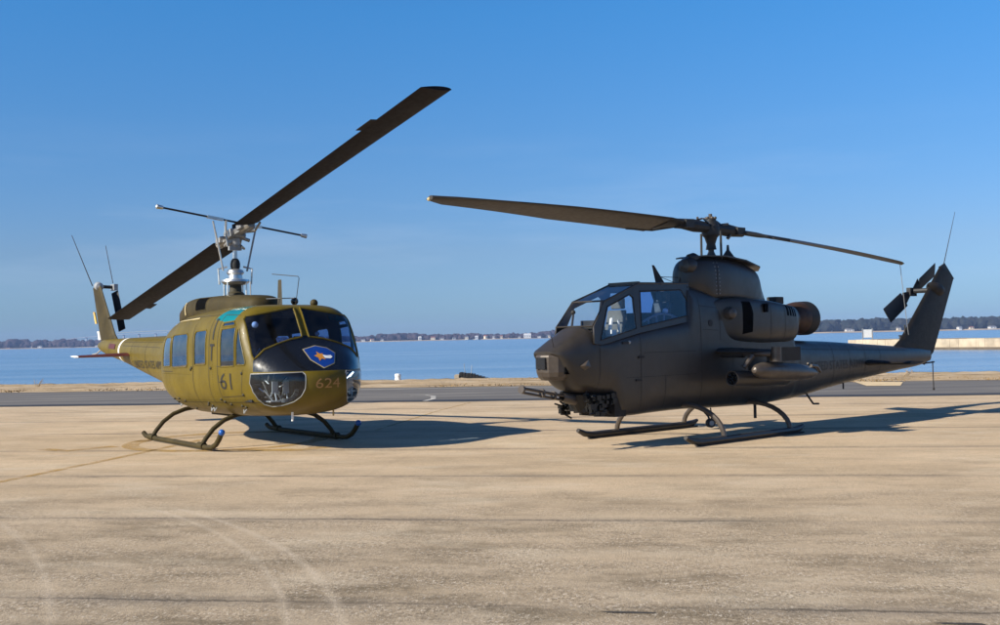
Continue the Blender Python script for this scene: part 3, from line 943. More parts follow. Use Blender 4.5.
# ------------------------------------------------------------------ olive transport helicopter
HPOS = (-5.10, 21.24); HTH = 5.3458
H = empty('transport_helicopter', (HPOS[0], HPOS[1], 0), HTH)
tag(H, 'glossy olive green transport helicopter with black nose, number 61 on its door and skids', 'helicopter')
bm = loft([
 (3.80, .05, 1.15, 1.24, 1.20, 2, 2), (3.76, .28, .98, 1.33, 1.20, 2.2, 2.1), (3.66, .50, .86, 1.42, 1.2, 2.4, 2.3), (3.5, .69, .77, 1.55, 1.18, 2.6, 2.4),
 (3.3, .86, .70, 1.71, 1.18, 2.7, 2.5), (3.08, 1.0, .63, 1.885, 1.2, 2.7, 2.6), (2.95, 1.06, .61, 2.08, 1.25, 3, 2.6), (2.66, 1.11, .58, 2.46, 1.35, 4.0, 2.7), (2.45, 1.13, .57, 2.50, 1.4, 4.4, 2.9), (1.5, 1.22, .53, 2.50, 1.4, 4.4, 3.0), (0, 1.24, .52, 2.44, 1.4, 4.0, 3.0),
 (-.5, 1.22, .54, 2.42, 1.4, 3.2, 2.7), (-1.0, 1.12, .58, 2.36, 1.4, 3, 2.6), (-1.6, .90, .66, 2.28, 1.4, 2.8, 2.5), (-2.4, .62, .80, 2.18, 1.5, 2.5, 2.4),
 (-3.2, .48, .93, 2.05, 1.55, 2.2, 2.3), (-5, .36, 1.2, 2.03, 1.65, 2.1, 2.2), (-6.5, .27, 1.42, 2.02, 1.74, 2, 2), (-8.3, .16, 1.66, 2.0, 1.84, 2, 2), (-8.75, .08, 1.76, 1.94, 1.85, 2, 2)], .06, 72)
bvh0 = BVHTree.FromBMesh(bm)
fx = lambda c: c.x > 2.3
sill = [(-.97, 1.57), (-.09, 1.90), (-.09, 1.935), (-.30, 1.895), (-.55, 1.825), (-.80, 1.73)]
for sg_ in (1, -1):
    got = cut(bm, [[(sg_ * a if sg_ > 0 else -a - (.06 if a > -.2 else 0), b) for a, b in sill]], FRONT, fx)
    piece('windshield_sill', got, M['black_gloss'], H)
ws_s = cut(bm, [[(-.98, 2.24), (-.93, 2.30), (-.09, 2.44), (-.09, 1.90), (-.97, 1.57), (-.99, 1.64)]], FRONT, fx)
ws_p = cut(bm, [[(.98, 2.24), (.93, 2.30), (.03, 2.44), (.03, 1.90), (.97, 1.57), (.99, 1.64)]], FRONT, fx)
for got in (ws_s, ws_p):
    o = piece('windshield', got, M['glass_tint'], H); frame_of('windshield_frame', got, .018, M['olive'], o)
chin = [(-1.03, 1.33), (-.40, 1.35), (-.37, 1.31), (-.38, 1.08), (-.42, .95), (-.49, .86), (-.60, .80), (-.72, .78), (-.83, .82), (-.93, .91), (-1.00, 1.03), (-1.04, 1.18)]
for sgn in (1, -1):
    pl = [(sgn * a, b) for a, b in chin]
    got = cut(bm, [pl], FRONT, lambda c: c.x > 2.7)
    o = piece('chin_window', got, M['glass'], H); frame_of('window_frame', got, .007, M['grey'], o)
# side windows, mirrored
wins = [
 ('cargo_window', [(-.70, 1.42), (-.70, 1.93), (-.60, 1.98), (-.21, 1.98), (-.18, 1.94), (-.18, 1.44)]),
 ('cargo_window', [(-.10, 1.44), (-.10, 1.98), (-.05, 2.02), (.62, 2.04), (.70, 1.98), (.70, 1.47), (.64, 1.43), (-.04, 1.41)]),
 ('jamb_window', [(1.02, 1.47), (1.02, 2.02), (1.07, 2.07), (1.50, 2.09), (1.54, 2.05), (1.54, 1.50), (1.50, 1.48)]),
 ('door_window', [(2.08, 1.44), (2.08, 2.09), (2.55, 2.12), (2.57, 1.46)]),
 ('door_window', [(2.08, 2.13), (2.11, 2.20), (2.44, 2.22), (2.52, 2.15)]),
 ('quarter_window', [(2.62, 1.47), (2.62, 2.08), (2.65, 2.08), (2.90, 1.52), (2.88, 1.48)])]
for fr in (SIDE_S, SIDE_P):
    for nm, pl in wins:
        got = cut(bm, [pl], fr, None, .1)
        if not got[1]: continue
        o = piece(nm, got, M['side_glass'], H); frame_of('window_frame', got, .014, M['olive'], o)
# eyebrow windows in the roof
TOP = (Vector((1, 0, 0)), Vector((0, 1, 0)), Vector((0, 0, 1)))
for s in (-1, 1):
    got = cut(bm, [[(1.75, s * 1.10), (2.02, s * .62), (2.42, s * .60), (2.46, s * .98), (2.40, s * 1.08)]], TOP, lambda c: c.z > 2, .15)
    piece('eyebrow_window', got, M['teal'], H)
# black anti-glare nose
got = cut(bm, [[(2.93, 1.365), (4.5, 1.365), (4.5, 2.3), (2.90, 2.3), (2.96, 1.95), (2.97, 1.60)]], SIDE_S, None, -2)
piece('nose_panel', got, M['black_gloss'], H)
# red and bare ends of the boom
got = cut(bm, [[(-6.55, 1.0), (-6.20, 2.3), (-6.33, 2.3), (-6.68, 1.0)]], SIDE_S, None, -2)
piece('white_band', got, M['white'], H)
hull, bvh = from_bm('fuselage', bm, [M['olive'], M['interior']], H, .02)
bvh = bvh0
# door seams
mb = MB()
for l in ([(1.70, 2.36), (1.68, 2.1), (1.66, 1.2), (1.64, .80)], [(.95, 2.2), (.95, .74)], [(-.75, .76), (3.15, .86)], [(-.72, 2.15), (-.66, 2.27), (-.5, 2.31), (1.8, 2.34)],
          [(2.0, 2.34), (1.98, 1.9), (1.98, 1.33)], [(1.98, 1.33), (2.0, .92), (2.70, .96)], [(2.70, .96), (2.80, 1.2), (2.82, 1.4)], [(2.0, 2.34), (2.52, 2.32)],
          [(-.75, 1.34), (-.05, 1.34)], [(1.95, 1.45), (2.15, 1.45)], [(2.0, 1.30), (2.0, 1.18), (2.16, 1.18)], 
          [(-2.9, 1.9), (-6.1, 1.92)], [(-2.9, 1.78), (-6.1, 1.84)], [(-4.1, 1.1), (-4.1, 2.02)], [(-5.3, 1.25), (-5.3, 2.02)]):
    for fr in (SIDE_S, SIDE_P):
        mb = MB(); ribbon(mb, bvh, fr, l, .014)
        if mb.v: mb.build('panel_seam', M['seam'], H)
mb = MB()
for x0_, z0_, x1_, z1_, n_ in ((.99, .76, .99, 2.2, 34), (1.78, .84, 1.84, 2.3, 34), (-.7, .80, 3.1, .90, 70), (-2.9, 1.94, -6.1, 1.95, 50), (-4.06, 1.15, -4.06, 2.0, 14), (-5.26, 1.3, -5.26, 2.0, 12), (-.7, 1.30, .9, 1.30, 26), (2.24, 1.38, 2.26, .98, 9)):
    for q_ in range(n_):
        loc, no = hit(bvh, SIDE_S, x0_ + (x1_ - x0_) * q_ / n_, z0_ + (z1_ - z0_) * q_ / n_)
        if loc: mb.ball(loc, .006, 3)
tag(mb.build('rivet_pattern', M['olive_dark'], H), kind='stuff')
mb = MB()
for l in ([(1.84, 2.26), (1.82, 1.92)], [(1.79, 1.80), (1.77, 1.55)], [(1.72, 1.82), (1.88, 1.82)], [(1.79, 2.26), (1.88, 2.26)]):
    ribbon(mb, bvh, SIDE_S, l, .04, .006)
mb.build('door_handle', M['black_matt'], H)
mb = MB(); ribbon(mb, bvh, SIDE_S, [(-.45, 2.20), (-.35, 2.26), (.95, 2.30)], .03, .01); mb.build('drip_rail', M['tan'], H)
mb = MB()
for (a, b) in ((-.5, .82), (-.42, .76), (.2, .80), (1.2, .76), (1.3, .80), (1.36, .75), (1.92, .88), (2.0, .84), (2.1, 1.2), (2.14, .80), (2.80, 1.34), (2.75, .98), (.86, 1.39), (.9, 1.42), (1.74, 1.42), (-.04, .84), (.3, .66), (2.45, .78), (2.52, .76)):
    loc, no = hit(bvh, SIDE_S, a, b)
    if loc: MB().ball(loc, .028, 6).build('latch', M['seam'], H)
# hinge clutter low on the side: steps, tie-downs
mb = MB()
for a in (1.15, 1.28, 2.3, -.9):
    loc, no = hit(bvh, SIDE_S, a, .70)
    if loc: MB().tube([loc, loc + Vector((.07, -.03, -.05)), loc + Vector((.12, 0, .02))], .014, 6).build('tie_down_ring', M['grey'], H)
# lettering
decal('door_number', text_mesh('61'), bvh, SIDE_S, (2.06, 1.06, 2.44, 1.34), M['black_matt'], H, .005)
decal('boom_lettering', text_mesh('UNITED STATES ARMY'), bvh, SIDE_S, (-5.15, 1.33, -2.55, 1.50), M['black_matt'], H, .006, 20)
decal('nose_number', text_mesh('624'), bvh, FRONT, (-.22, 1.08, .22, 1.24), M['number'], H, .005)
sh = [(-.2, 1.71), (-.17, 1.54), (-.02, 1.41), (.22, 1.48), (.34, 1.64), (.24, 1.725), (.05, 1.765)]
def art(pts, sc=1.0):
    cx = sum(p[0] for p in pts) / len(pts); cy = sum(p[1] for p in pts) / len(pts)
    return [(cx + (p[0] - cx) * sc, cy + (p[1] - cy) * sc) for p in pts]
def bb(pts): return (min(p[0] for p in pts), min(p[1] for p in pts), max(p[0] for p in pts), max(p[1] for p in pts))
em = decal('unit_emblem', flat_art([art(sh, 1.07)]), bvh, FRONT, bb(art(sh, 1.07)), M['tan'], H, .007, 14)
decal('blue_field', flat_art([sh]), bvh, FRONT, bb(sh), M['shield_blue'], em, .011, 14)
star = [(-.08, 1.60), (-.01, 1.62), (.0, 1.67), (.04, 1.63), (.10, 1.635), (.08, 1.58), (.09, 1.53), (.03, 1.55), (-.03, 1.51), (-.025, 1.565)]
decal('orange_figure', flat_art([star]), bvh, FRONT, bb(star), M['orange'], em, .015, 6)
wt = [(.08, 1.61), (.15, 1.595), (.23, 1.60), (.25, 1.57), (.19, 1.545), (.09, 1.555)]
decal('white_figure', flat_art([wt]), bvh, FRONT, bb(wt), M['white'], em, .018, 5)

# cabin inside
mb = MB(); mb.box((-.7, -.98, .86), (2.95, .98, .90)); mb.build('cabin_floor', M['interior'], H, smooth=False)
mb = MB(); mb.box((-.95, -.78, .9), (-.90, .78, 2.12)); mb.build('cabin_bulkhead', M['interior'], H, smooth=False)
o = MB().add([(2.93, -.62, 1.2), (2.93, .62, 1.2), (2.93, .55, 1.62), (2.93, -.55, 1.62), (2.75, -.62, 1.2), (2.75, .62, 1.2), (2.85, .55, 1.66), (2.85, -.55, 1.66)],
             [(0, 1, 2, 3), (4, 7, 6, 5), (0, 4, 5, 1), (3, 2, 6, 7), (0, 3, 7, 4), (1, 5, 6, 2)]).build('instrument_panel', M['interior'], H, smooth=False)
MB().box((2.2, -.18, .8), (2.9, .18, 1.25)).build('centre_console', M['interior'], H, smooth=False)
for y in (-.55, .55):
    seat(H, 1.95, y, 1.0, M['seat'])
    MB().tube([(2.45, y, .8), (2.5, y, 1.2), (2.42, y, 1.45)], .016, 6).build('control_stick', M['black_matt'], H)
MB().box((.1, -.9, 1.0), (.5, .9, 1.08)).box((.02, -.9, 1.05), (.1, .9, 1.6)).build('bench_seat', M['seat'], H, smooth=False)
MB().box((-.7, -.9, .9), (.0, -.25, 1.52)).build('cargo_bag', M['interior'], H, smooth=False)
# ceiling console and grey dash trim under the glass
MB().box((2.0, -.25, 2.28), (2.55, .25, 2.38)).build('overhead_console', M['interior'], H, smooth=False)
mb = MB()
for i in range(9):
    y = -.95 + i * .1
    mb.tube([(2.86, y * .9, 1.64 + .014 * i), (2.86, y * .9 + .06, 1.75 + .016 * i), (2.85, y * .9 + .1, 1.64 + .016 * i)], .010, 5)
mb.build('dash_bracing', M['grey'], H)
# little compass and flight helmet seen through the glass
MB().ball((2.75, -.82, 2.15), .055, 8).build('mirror', M['white'], H)
MB().ball((2.78, .32, 1.98), .04, 8).build('compass', M['grey'], H)
# pedals and pipes in the chin windows
rnd = random.Random(4)
for s in (-1, 1):
    mb = MB()
    mb.box((2.95, s * .6 - .2, .86), (3.28, s * .6 + .2, .88))
    mb.build('chin_floor', M['grey'], H, smooth=False)
    mb = MB()
    for y in (.50, .70):
        mb.box((3.22, s * y - .05, 1.0), (3.25, s * y + .05, 1.2)); mb.tube([(3.0, s * y, .88), (3.23, s * y, 1.1)], .018, 6)
        mb.tube([(3.30, s * y, .88), (3.23, s * y, 1.05)], .014, 6)
    mb.build('rudder_pedal', M['grey'], H, smooth=False)
    mb = MB()
    for i in range(18):
        y = rnd.uniform(.45, .8); x = rnd.uniform(2.98, 3.2); z = rnd.uniform(.86, 1.25)
        mb.tube([(x, s * y, z), (min(3.25, x + rnd.uniform(-.15, .15)), s * min(.85, y + rnd.uniform(-.15, .2)), min(1.3, z + rnd.uniform(.0, .25)))], .012, 6)
    mb.build('control_linkage', M['silver'], H)
    mb = MB()
    for k in range(6):
        a0 = R(250 + k * 18); a1 = R(250 + k * 18 + 15)
        c0 = Vector((3.30, s * .54, 1.08))
        P_ = [c0 + Vector((0, s * -math.cos(a) * r_, math.sin(a) * r_)) for a, r_ in ((a0, .17), (a1, .17), (a1, .24), (a0, .24))]
        mb.add(P_ + [v + Vector((.02, 0, 0)) for v in P_], [(0, 1, 2, 3), (7, 6, 5, 4), (0, 4, 5, 1), (1, 5, 6, 2), (2, 6, 7, 3), (3, 7, 4, 0)])
    mb.build('curved_bracket', M['silver'], H, smooth=False)
    MB().box((2.93, s * .62 - .2, .92), (2.95, s * .62 + .2, 1.34)).build('foot_bulkhead', M['interior'], H, smooth=False)

# doghouse and engine cowl
bm = loft([(1.50, .10, 2.42, 2.60, 2.45, 2, 2), (1.42, .26, 2.4, 2.68, 2.44, 2.6, 2), (1.2, .38, 2.38, 2.72, 2.42, 3.4, 2), (.9, .45, 2.36, 2.74, 2.4, 3.6, 2), (0, .50, 2.34, 2.77, 2.4, 4, 2),
           (-1.0, .52, 2.3, 2.77, 2.4, 4, 2), (-1.5, .5, 2.25, 2.75, 2.35, 3.4, 2), (-1.9, .42, 2.2, 2.64, 2.35, 2.4, 2), (-2.2, .30, 2.15, 2.50, 2.3, 2.2, 2), (-2.45, .16, 2.1, 2.38, 2.25, 2, 2)], .06, 48)
bvd = BVHTree.FromBMesh(bm)
for fr in (SIDE_S, SIDE_P):
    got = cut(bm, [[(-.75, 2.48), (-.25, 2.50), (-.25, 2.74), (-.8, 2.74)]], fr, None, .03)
    o = piece('air_intake', got, M['shade_black'], H)
    frame_of('intake_frame', got, .012, M['olive_dark'], o)
o, _ = from_bm('engine_cowling', bm, M['olive_dark'], H)
mb = MB()
for l in ([(-1.15, 2.3), (-1.2, 2.74)], [(.3, 2.4), (.3, 2.76)], [(-1.6, 2.3), (-1.62, 2.7)]):
    mb = MB(); ribbon(mb, bvd, SIDE_S, l, .014)
    if mb.v: mb.build('cowling_seam', M['seam'], H)
mb = MB(); ribbon(mb, bvd, SIDE_S, [(-1.25, 2.42), (-1.35, 2.66)], .05, .02); mb.build('intake_lip', M['tan'], H)
MB().lathe([(0, .17), (.3, .18), (.4, .17), (.4, .15), (.2, .14)], (-2.2, 0, 2.40), (-1, 0, .12), 20).build('exhaust_pipe', M['rust'], H)
MB().tube([(-1.62, -.42, 2.52), (-1.72, -.42, 2.36)], .05, 8).build('oil_vent', M['rust'], H)
# small roof fittings
MB().ball((1.95, .3, 2.58), .07, 8).build('beacon', M['black_gloss'], H)
MB().ball((2.42, .45, 2.53), .07, 8).build('roof_vent', M['olive_dark'], H)
MB().wing((1.92, -.02, 2.50), (2.12, -.02, 2.50), (1.96, -.02, 2.96), (2.1, -.02, 2.96), .02, .015, (0, 1, 0)).build('blade_antenna', M['seam'], H)
MB().tube([(1.95, -.25, 2.62), (2.15, .2, 2.63)], .01, 6).build('roof_rod', M['grey'], H)
MB().tube([(2.45, .08, 2.5), (2.60, .08, 2.96), (2.60, .06, 2.99), (2.15, -.22, 3.05)], .007, 6).build('pitot_tube', M['seam'], H)
MB().tube([(1.05, -.15, 2.7), (1.05, -.15, 2.98)], .012, 6).build('whip_stub', M['grey'], H)
# lower belly odds and ends
MB().tube([(3.15, -.35, .70), (3.15, -.35, .52)], .022, 6).build('belly_drain', M['white'], H)
MB().tube([(2.8, .6, .68), (2.8, .6, .54)], .018, 6).build('belly_antenna', M['tan'], H)
MB().box((-.3, -.4, .49), (.8, .4, .56)).build('belly_pan', M['olive_dark'], H, smooth=False)

# mast and rotor head
MB().lathe([(2.70, .18), (2.80, .17), (2.84, .12), (3.0, .11)], (0, 0, 0), (0, 0, 1), 20).build('mast_base', M['seam'], H)
MB().lathe([(2.9, .045), (3.95, .045)], (0, 0, 0), (0, 0, 1), 14).build('mast', M['silver'], H)
MB().lathe([(3.28, .06), (3.30, .09), (3.38, .095), (3.44, .08), (3.48, .05)], (0, 0, 0), (0, 0, 1), 14).build('mast_boot', M['rubber'], H)
MB().lathe([(2.96, .10), (2.98, .22), (3.03, .27), (3.07, .26), (3.09, .14), (3.16, .13), (3.2, .17), (3.25, .15), (3.29, .07)], (0, 0, 0), (0, 0, 1), 20).build('swashplate', M['silver'], H)
mb = MB()
for a in (.5, 2.2, 3.7, 5.3):
    x, y = .26 * math.cos(a), .26 * math.sin(a)
    MB().tube([(x, y, 2.74), (x, y, 3.02)], .018, 6).build('control_link', M['silver'], H)
for a in (1.2, 4.34):
    x, y = .3 * math.cos(a), .3 * math.sin(a)
    MB().tube([(x, y, 2.98), (x * 1.06, y * 1.06, 3.28), (x * .5, y * .5, 3.32)], .02, 6).build('control_lever', M['silver'], H)
TILT = .1993; BAZ = R(1.2)
hub = Vector((0, 0, 3.95))
d = Vector((math.cos(BAZ) * math.cos(TILT), math.sin(BAZ) * math.cos(TILT), math.sin(TILT)))
s_ = Vector((-math.sin(BAZ), math.cos(BAZ), 0))
u_ = d.cross(s_)
FR = Matrix((( d.x, s_.x, u_.x, hub.x), (d.y, s_.y, u_.y, hub.y), (d.z, s_.z, u_.z, hub.z), (0, 0, 0, 1)))
mb = MB(); mb.box((-.42, -.085, -.06), (.42, .085, .05), FR); mb.box((-.16, -.16, -.09), (.16, .16, .07), FR)
mb.tube([FR @ Vector((-.75, 0, 0)), FR @ Vector((-.35, 0, 0))], .085, 12); mb.tube([FR @ Vector((.35, 0, 0)), FR @ Vector((.75, 0, 0))], .085, 12)
for sx in (-1, 1):
    mb.tube([FR @ Vector((sx * .35, .26, -.02)), FR @ Vector((sx * .85, .14, -.01))], .025, 8)
    mb.tube([FR @ Vector((sx * .35, .26, -.02)), FR @ Vector((sx * .2, .0, -.02))], .03, 8)
    mb.box((sx * .5 - .1, -.15, -.05), (sx * .5 + .1, .15, .05), FR)
hb = mb.build('rotor_hub', M['hub_metal'], H, smooth=False); bevel(hb, .012)
MB().lathe([(3.70, .06), (3.74, .09), (3.86, .10), (3.9, .08)], (0, 0, 0), (0, 0, 1), 14).box((-.05, -.12, 3.64), (.05, .12, 3.72)).build('hub_trunnion', M['grey'], H, smooth=False)
MB().lathe([(3.95, .07), (4.05, .07), (4.08, .05), (4.14, .05), (4.15, 0)], (0, 0, 0), (0, 0, 1), 12).build('mast_nut', M['seam_dark'], H)
for sgn in (1, -1):
    dd = BAZ if sgn > 0 else BAZ + math.pi
    b, frs, bd = blade('rotor_blade', hub, dd, TILT * sgn, .75, 7.31, .53, .075, 9, M['blade'], H, 1, 0, -6)
    o_, ch, up, c = frs[14]
    tb = MB(); tb.box((-.22, -.05, -.006), (.22, .05, .006), Matrix.Translation(o_ - ch * (c * .73 + .045)) @ Matrix((( bd.x, ch.x, up.x, 0), (bd.y, ch.y, up.y, 0), (bd.z, ch.z, up.z, 0), (0, 0, 0, 1))))
    tb.build('trim_tab', M['blade'], b, smooth=False)
for (p_, q_, r_) in (((.12, -.2, 3.70), (.1, -.22, 4.0), .02), ((-.15, .15, 3.68), (-.1, .2, 3.98), .02), ((.2, .1, 3.66), (-.05, .14, 3.74), .025), ((-.2, -.12, 3.74), (.12, -.16, 3.80), .03), ((.0, -.3, 3.86), (.0, -.12, 3.9), .035), ((.0, .3, 3.84), (.0, .1, 3.9), .035)):
    MB().tube([p_, q_], r_, 8).build('hub_link', M['hub_metal'], H)
# stabilizer bar across the blades
bt = R(8)
bx = Vector((-math.sin(BAZ) * math.cos(bt), math.cos(BAZ) * math.cos(bt), -math.sin(bt)))
cb = Vector((.0, 0, 4.19))
MB().tube([cb - bx * 1.47, cb + bx * 1.47], .019, 8).build('stabilizer_bar', M['seam_dark'], H)
for sg in (-1, 1):
    MB().lathe([(-.06, .0), (-.06, .035), (.06, .045), (.08, 0)], cb + bx * 1.49 * sg, bx * sg, 12).build('bar_weight', M['silver'], H)
    MB().box((-.04, -.16, -.025), (.04, .16, .025), Matrix.Translation(cb + bx * .40 * sg) @ Matrix.Rotation(-bt, 4, 'X')).build('bar_damper', M['silver'], H, smooth=False)
    MB().tube([(-.04, sg * .17, 3.95), cb + bx * .18 * sg], .025, 8).build('bar_support', M['silver'], H)
    MB().tube([(.0, sg * .24, 3.24), cb + bx * .44 * sg - Vector((0, 0, .06))], .02, 8).build('pitch_link', M['silver'] if sg < 0 else M['grey'], H)

# tail: fin, rotor, stabiliser
MB().wing((-6.9, 0, 1.72), (-8.6, 0, 1.72), (-7.55, 0, 2.12), (-8.85, 0, 2.2), .14, .13, (0, 1, 0)).wing((-7.55, 0, 2.12), (-8.85, 0, 2.2), (-8.72, 0, 3.40), (-9.38, 0, 3.36), .13, .09, (0, 1, 0), steps=6).build('tail_fin', M['olive_dark'], H)
MB().lathe([(-.12, .02), (-.08, .10), (.08, .11), (.2, .06)], (-8.85, 0, 3.38), (-1, 0, .2), 14).build('gearbox', M['grey'], H)
MB().tube([(-8.86, -.05, 3.38), (-8.86, .42, 3.36)], .045, 10).build('tail_rotor_shaft', M['seam_dark'], H)
MB().box((-9.02, .34, 3.28), (-8.7, .44, 3.44)).build('tail_rotor_hub', M['grey'], H, smooth=False)
td = Vector((-.5, 0, .866))
tc_ = Vector((.74, .56, .38))
for sgn in (1, -1):
    mb = MB()
    a = Vector((-8.86, .38, 3.36)) + td * .14 * sgn; b = Vector((-8.86, .38, 3.36)) + td * 1.30 * sgn
    tw = Vector((0, .10, 0)) * sgn
    if sgn > 0: tc_ = Vector((.93, -.30, .2)).normalized() * .6
    else: tc_ = Vector((.74, .56, .38))
    mb.wing(a + tc_ * .11, a - tc_ * .11, b + tc_ * .11, b - tc_ * .11, .022, .016, (0, 1, 0))
    mb.build('tail_rotor_blade', M['seam_dark'], H)
MB().tube([(-9.35, -.02, 3.42), (-9.9, -.38, 4.78)], [.014, .008], 6).build('whip_antenna', M['seam_dark'], H)
for s in (-1, 1):
    st = MB().wing((-5.35, s * .2, 1.62), (-6.1, s * .18, 1.66), (-5.75, s * 1.38, 1.60), (-6.35, s * 1.38, 1.62), .09, .05, (0, 0, 1)).build('stabilizer', M['red'], H)
    MB().wing((-5.75, s * 1.38, 1.60), (-6.35, s * 1.38, 1.62), (-5.82, s * 1.42, 1.60), (-6.30, s * 1.42, 1.62), .052, .03, (0, 0, 1)).build('stabilizer_tip', M['white'], st)
# patches near the fin
mb = MB(); ribbon(mb, bvh, SIDE_S, [(-6.75, 1.82), (-7.3, 1.84)], .12, .012); mb.build('warning_marking', M['red'], H)
MB().wing((-9.06, -.0, 2.42), (-9.2, 0, 2.42), (-9.25, 0, 2.72), (-9.36, 0, 2.74), .06, .06, (0, 1, 0)).build('rear_marking', M['yellow'], H)
MB().wing((-8.72, 0, 2.0), (-8.88, 0, 2.0), (-8.86, 0, 2.22), (-9.0, 0, 2.22), .09, .08, (0, 1, 0)).build('tail_light', M['white'], H)
MB().tube([(-8.6, 0, 1.78), (-9.1, 0, 1.65), (-9.5, 0, 1.62)], .02, 8).build('tail_skid', M['grey'], H)
MB().tube([(-3.1, 0, 2.14), (-4.6, 0, 2.16), (-7.4, 0, 2.16)], .004, 5).build('wire_antenna', M['grey'], H)

# landing skids
for s in (-1, 1):
    sk = MB().tube([(-1.55, s * 1.3, .12), (-1.42, s * 1.3, .07), (-1.2, s * 1.3, .055), (1.75, s * 1.3, .055), (1.98, s * 1.3, .07), (2.16, s * 1.3, .13), (2.30, s * 1.3, .23), (2.40, s * 1.3, .33)], .045, 12).build('skid', M['olive_dark'] , H)
    MB().ball((2.42, s * 1.3, .35), .055, 10).build('skid_cap', M['blue'], sk)
    MB().box((-.9, s * 1.3 - .035, .004), (1.6, s * 1.3 + .035, .02)).build('skid_shoe', M['seam'], sk, smooth=False)
    mb = MB()
    for x in (-1.05, 1.5): MB().tube([(x - .12, s * 1.3, .07), (x + .12, s * 1.3, .07)], .062, 12).build('skid_saddle', M['olive_dark'], sk)
for x in (-1.05, 1.5):
    pts = [(x, -1.3, .07), (x, -1.22, .19), (x, -1.08, .35), (x, -.88, .49), (x, -.64, .57), (x, -.4, .60), (x, .4, .60), (x, .64, .57), (x, .88, .49), (x, 1.08, .35), (x, 1.22, .19), (x, 1.3, .07)]
    MB().tube(pts, .042, 12).build('cross_tube', M['olive_dark'], H)

# ------------------------------------------------------------------ dark attack helicopter
CPOS = (3.9364, 20.3579); CTH = 3.8833
A = empty('attack_helicopter', (CPOS[0], CPOS[1], 0), CTH)
tag(A, 'dark brown attack helicopter with narrow tandem cockpit, chin gun and stub wing pods', 'helicopter')
HW = .47
bm = loft([
 (4.44, .20, 1.57, 1.61, 1.59, 2.2, 2.4), (4.36, .29, 1.50, 1.66, 1.56, 2.8, 2.5), (4.22, .345, 1.26, 1.74, 1.50, 3, 2.6), (4.08, .375, 1.08, 1.82, 1.47, 3, 2.7), (3.95, .40, .98, 1.89, 1.45, 2.9, 2.8), (3.72, .44, .92, 2.0, 1.5, 2.6, 3),
 (3.66, .445, .90, 1.99, 1.5, 2.8, 3), (3.60, .45, .88, 1.76, 1.5, 6, 3), (3.28, .465, .84, 1.80, 1.4, 6, 3), (3.12, .47, .66, 1.84, 1.4, 6, 4), (3.05, .47, .50, 1.85, 1.4, 6, 4.5), (2.6, .47, .50, 1.93, 1.4, 6, 4.5),
 (2.2, .48, .51, 1.99, 1.4, 6, 4), (1.3, .48, .52, 2.13, 1.4, 6, 3.6), (1.18, .48, .52, 2.70, 1.4, 4.2, 3.6), (.6, .49, .50, 2.62, 1.4, 4, 3.4), (0, .5, .49, 2.52, 1.3, 4, 3.2), (-1.2, .49, .48, 2.36, 1.3, 3.6, 3), (-1.8, .46, .50, 2.22, 1.2, 3.6, 2.8), (-2.0, .45, .51, 2.12, 1.2, 3.6, 2.7),
 (-2.07, .44, .51, 1.74, 1.2, 3, 2.6), (-2.9, .38, .57, 1.66, 1.15, 2.8, 2.5), (-3.5, .34, .64, 1.64, 1.15, 2.6, 2.4), (-5.1, .25, .79, 1.56, 1.2, 2.4, 2.3), (-6.8, .17, .93, 1.47, 1.22, 2.3, 2.2), (-7.8, .11, 1.0, 1.42, 1.22, 2.2, 2), (-8.4, .05, 1.1, 1.36, 1.22, 2, 2)], .06, 64)
bvc = BVHTree.FromBMesh(bm)
hullc, _ = from_bm('fuselage', bm, M['cobra'], A)

# cockpit canopy: flat plates
def yz(z): return .462 - .155 * max(0, z - 1.8)
outer = [(3.735, 1.72), (3.71, 2.0), (3.36, 2.41), (2.47, 2.715), (1.12, 2.735), (1.12, 2.08), (2.6, 1.88), (3.55, 1.70)]
side_w = [[(3.585, 1.77), (3.33, 2.31), (2.74, 2.52), (2.66, 2.47), (2.69, 1.95)],
          [(2.46, 2.58), (1.36, 2.62), (1.22, 2.42), (1.24, 2.17), (2.55, 1.98)]]
for s in (1, -1):
    bm = bmesh.new()
    bm.faces.new([bm.verts.new((x, s * yz(z), z)) for x, z in outer])
    bmesh.ops.recalc_face_normals(bm, faces=bm.faces)
    bm.normal_update()
    if bm.faces[:][0].normal.y * s < 0: bmesh.ops.reverse_faces(bm, faces=bm.faces)
    fr = SIDE_P if s > 0 else SIDE_S
    parts = [cut(bm, [w], fr, None, .1) for w in side_w]
    o, _ = from_bm('canopy_side', bm, M['cobra'], A, .03)
    for got, gm_ in zip(parts, (M['glass_clear'], M['glass_tint'])):
        g_ = piece('canopy_window', got, gm_, A, False)
        frame_of('window_frame', got, .012, M['seam_dark'], g_)
cn = [((3.71, 2.0), .40), ((3.36, 2.41), .365), ((2.47, 2.715), .32), ((1.12, 2.735), .31)]
names = ['windscreen', 'upper_windscreen', 'canopy_roof']
for i in range(3):
    (x0, z0), w0 = cn[i]; (x1, z1), w1 = cn[i + 1]
    o = MB().add([(x0, -w0, z0), (x0, w0, z0), (x1, w1, z1), (x1, -w1, z1)], [(0, 1, 2, 3)]).build(names[i], M['screen_glass'], A, smooth=False)
    MB().tube([(x0, -w0, z0), (x0, w0, z0), (x1, w1, z1), (x1, -w1, z1)], .017, 8, closed=True).build('window_frame', M['cobra'], o)
mb = MB()
for x in (2.47, 1.85): mb.box((x - .03, -.33, 2.69), (x + .03, .33, 2.745))
mb.build('canopy_bow', M['cobra'], A, smooth=False)
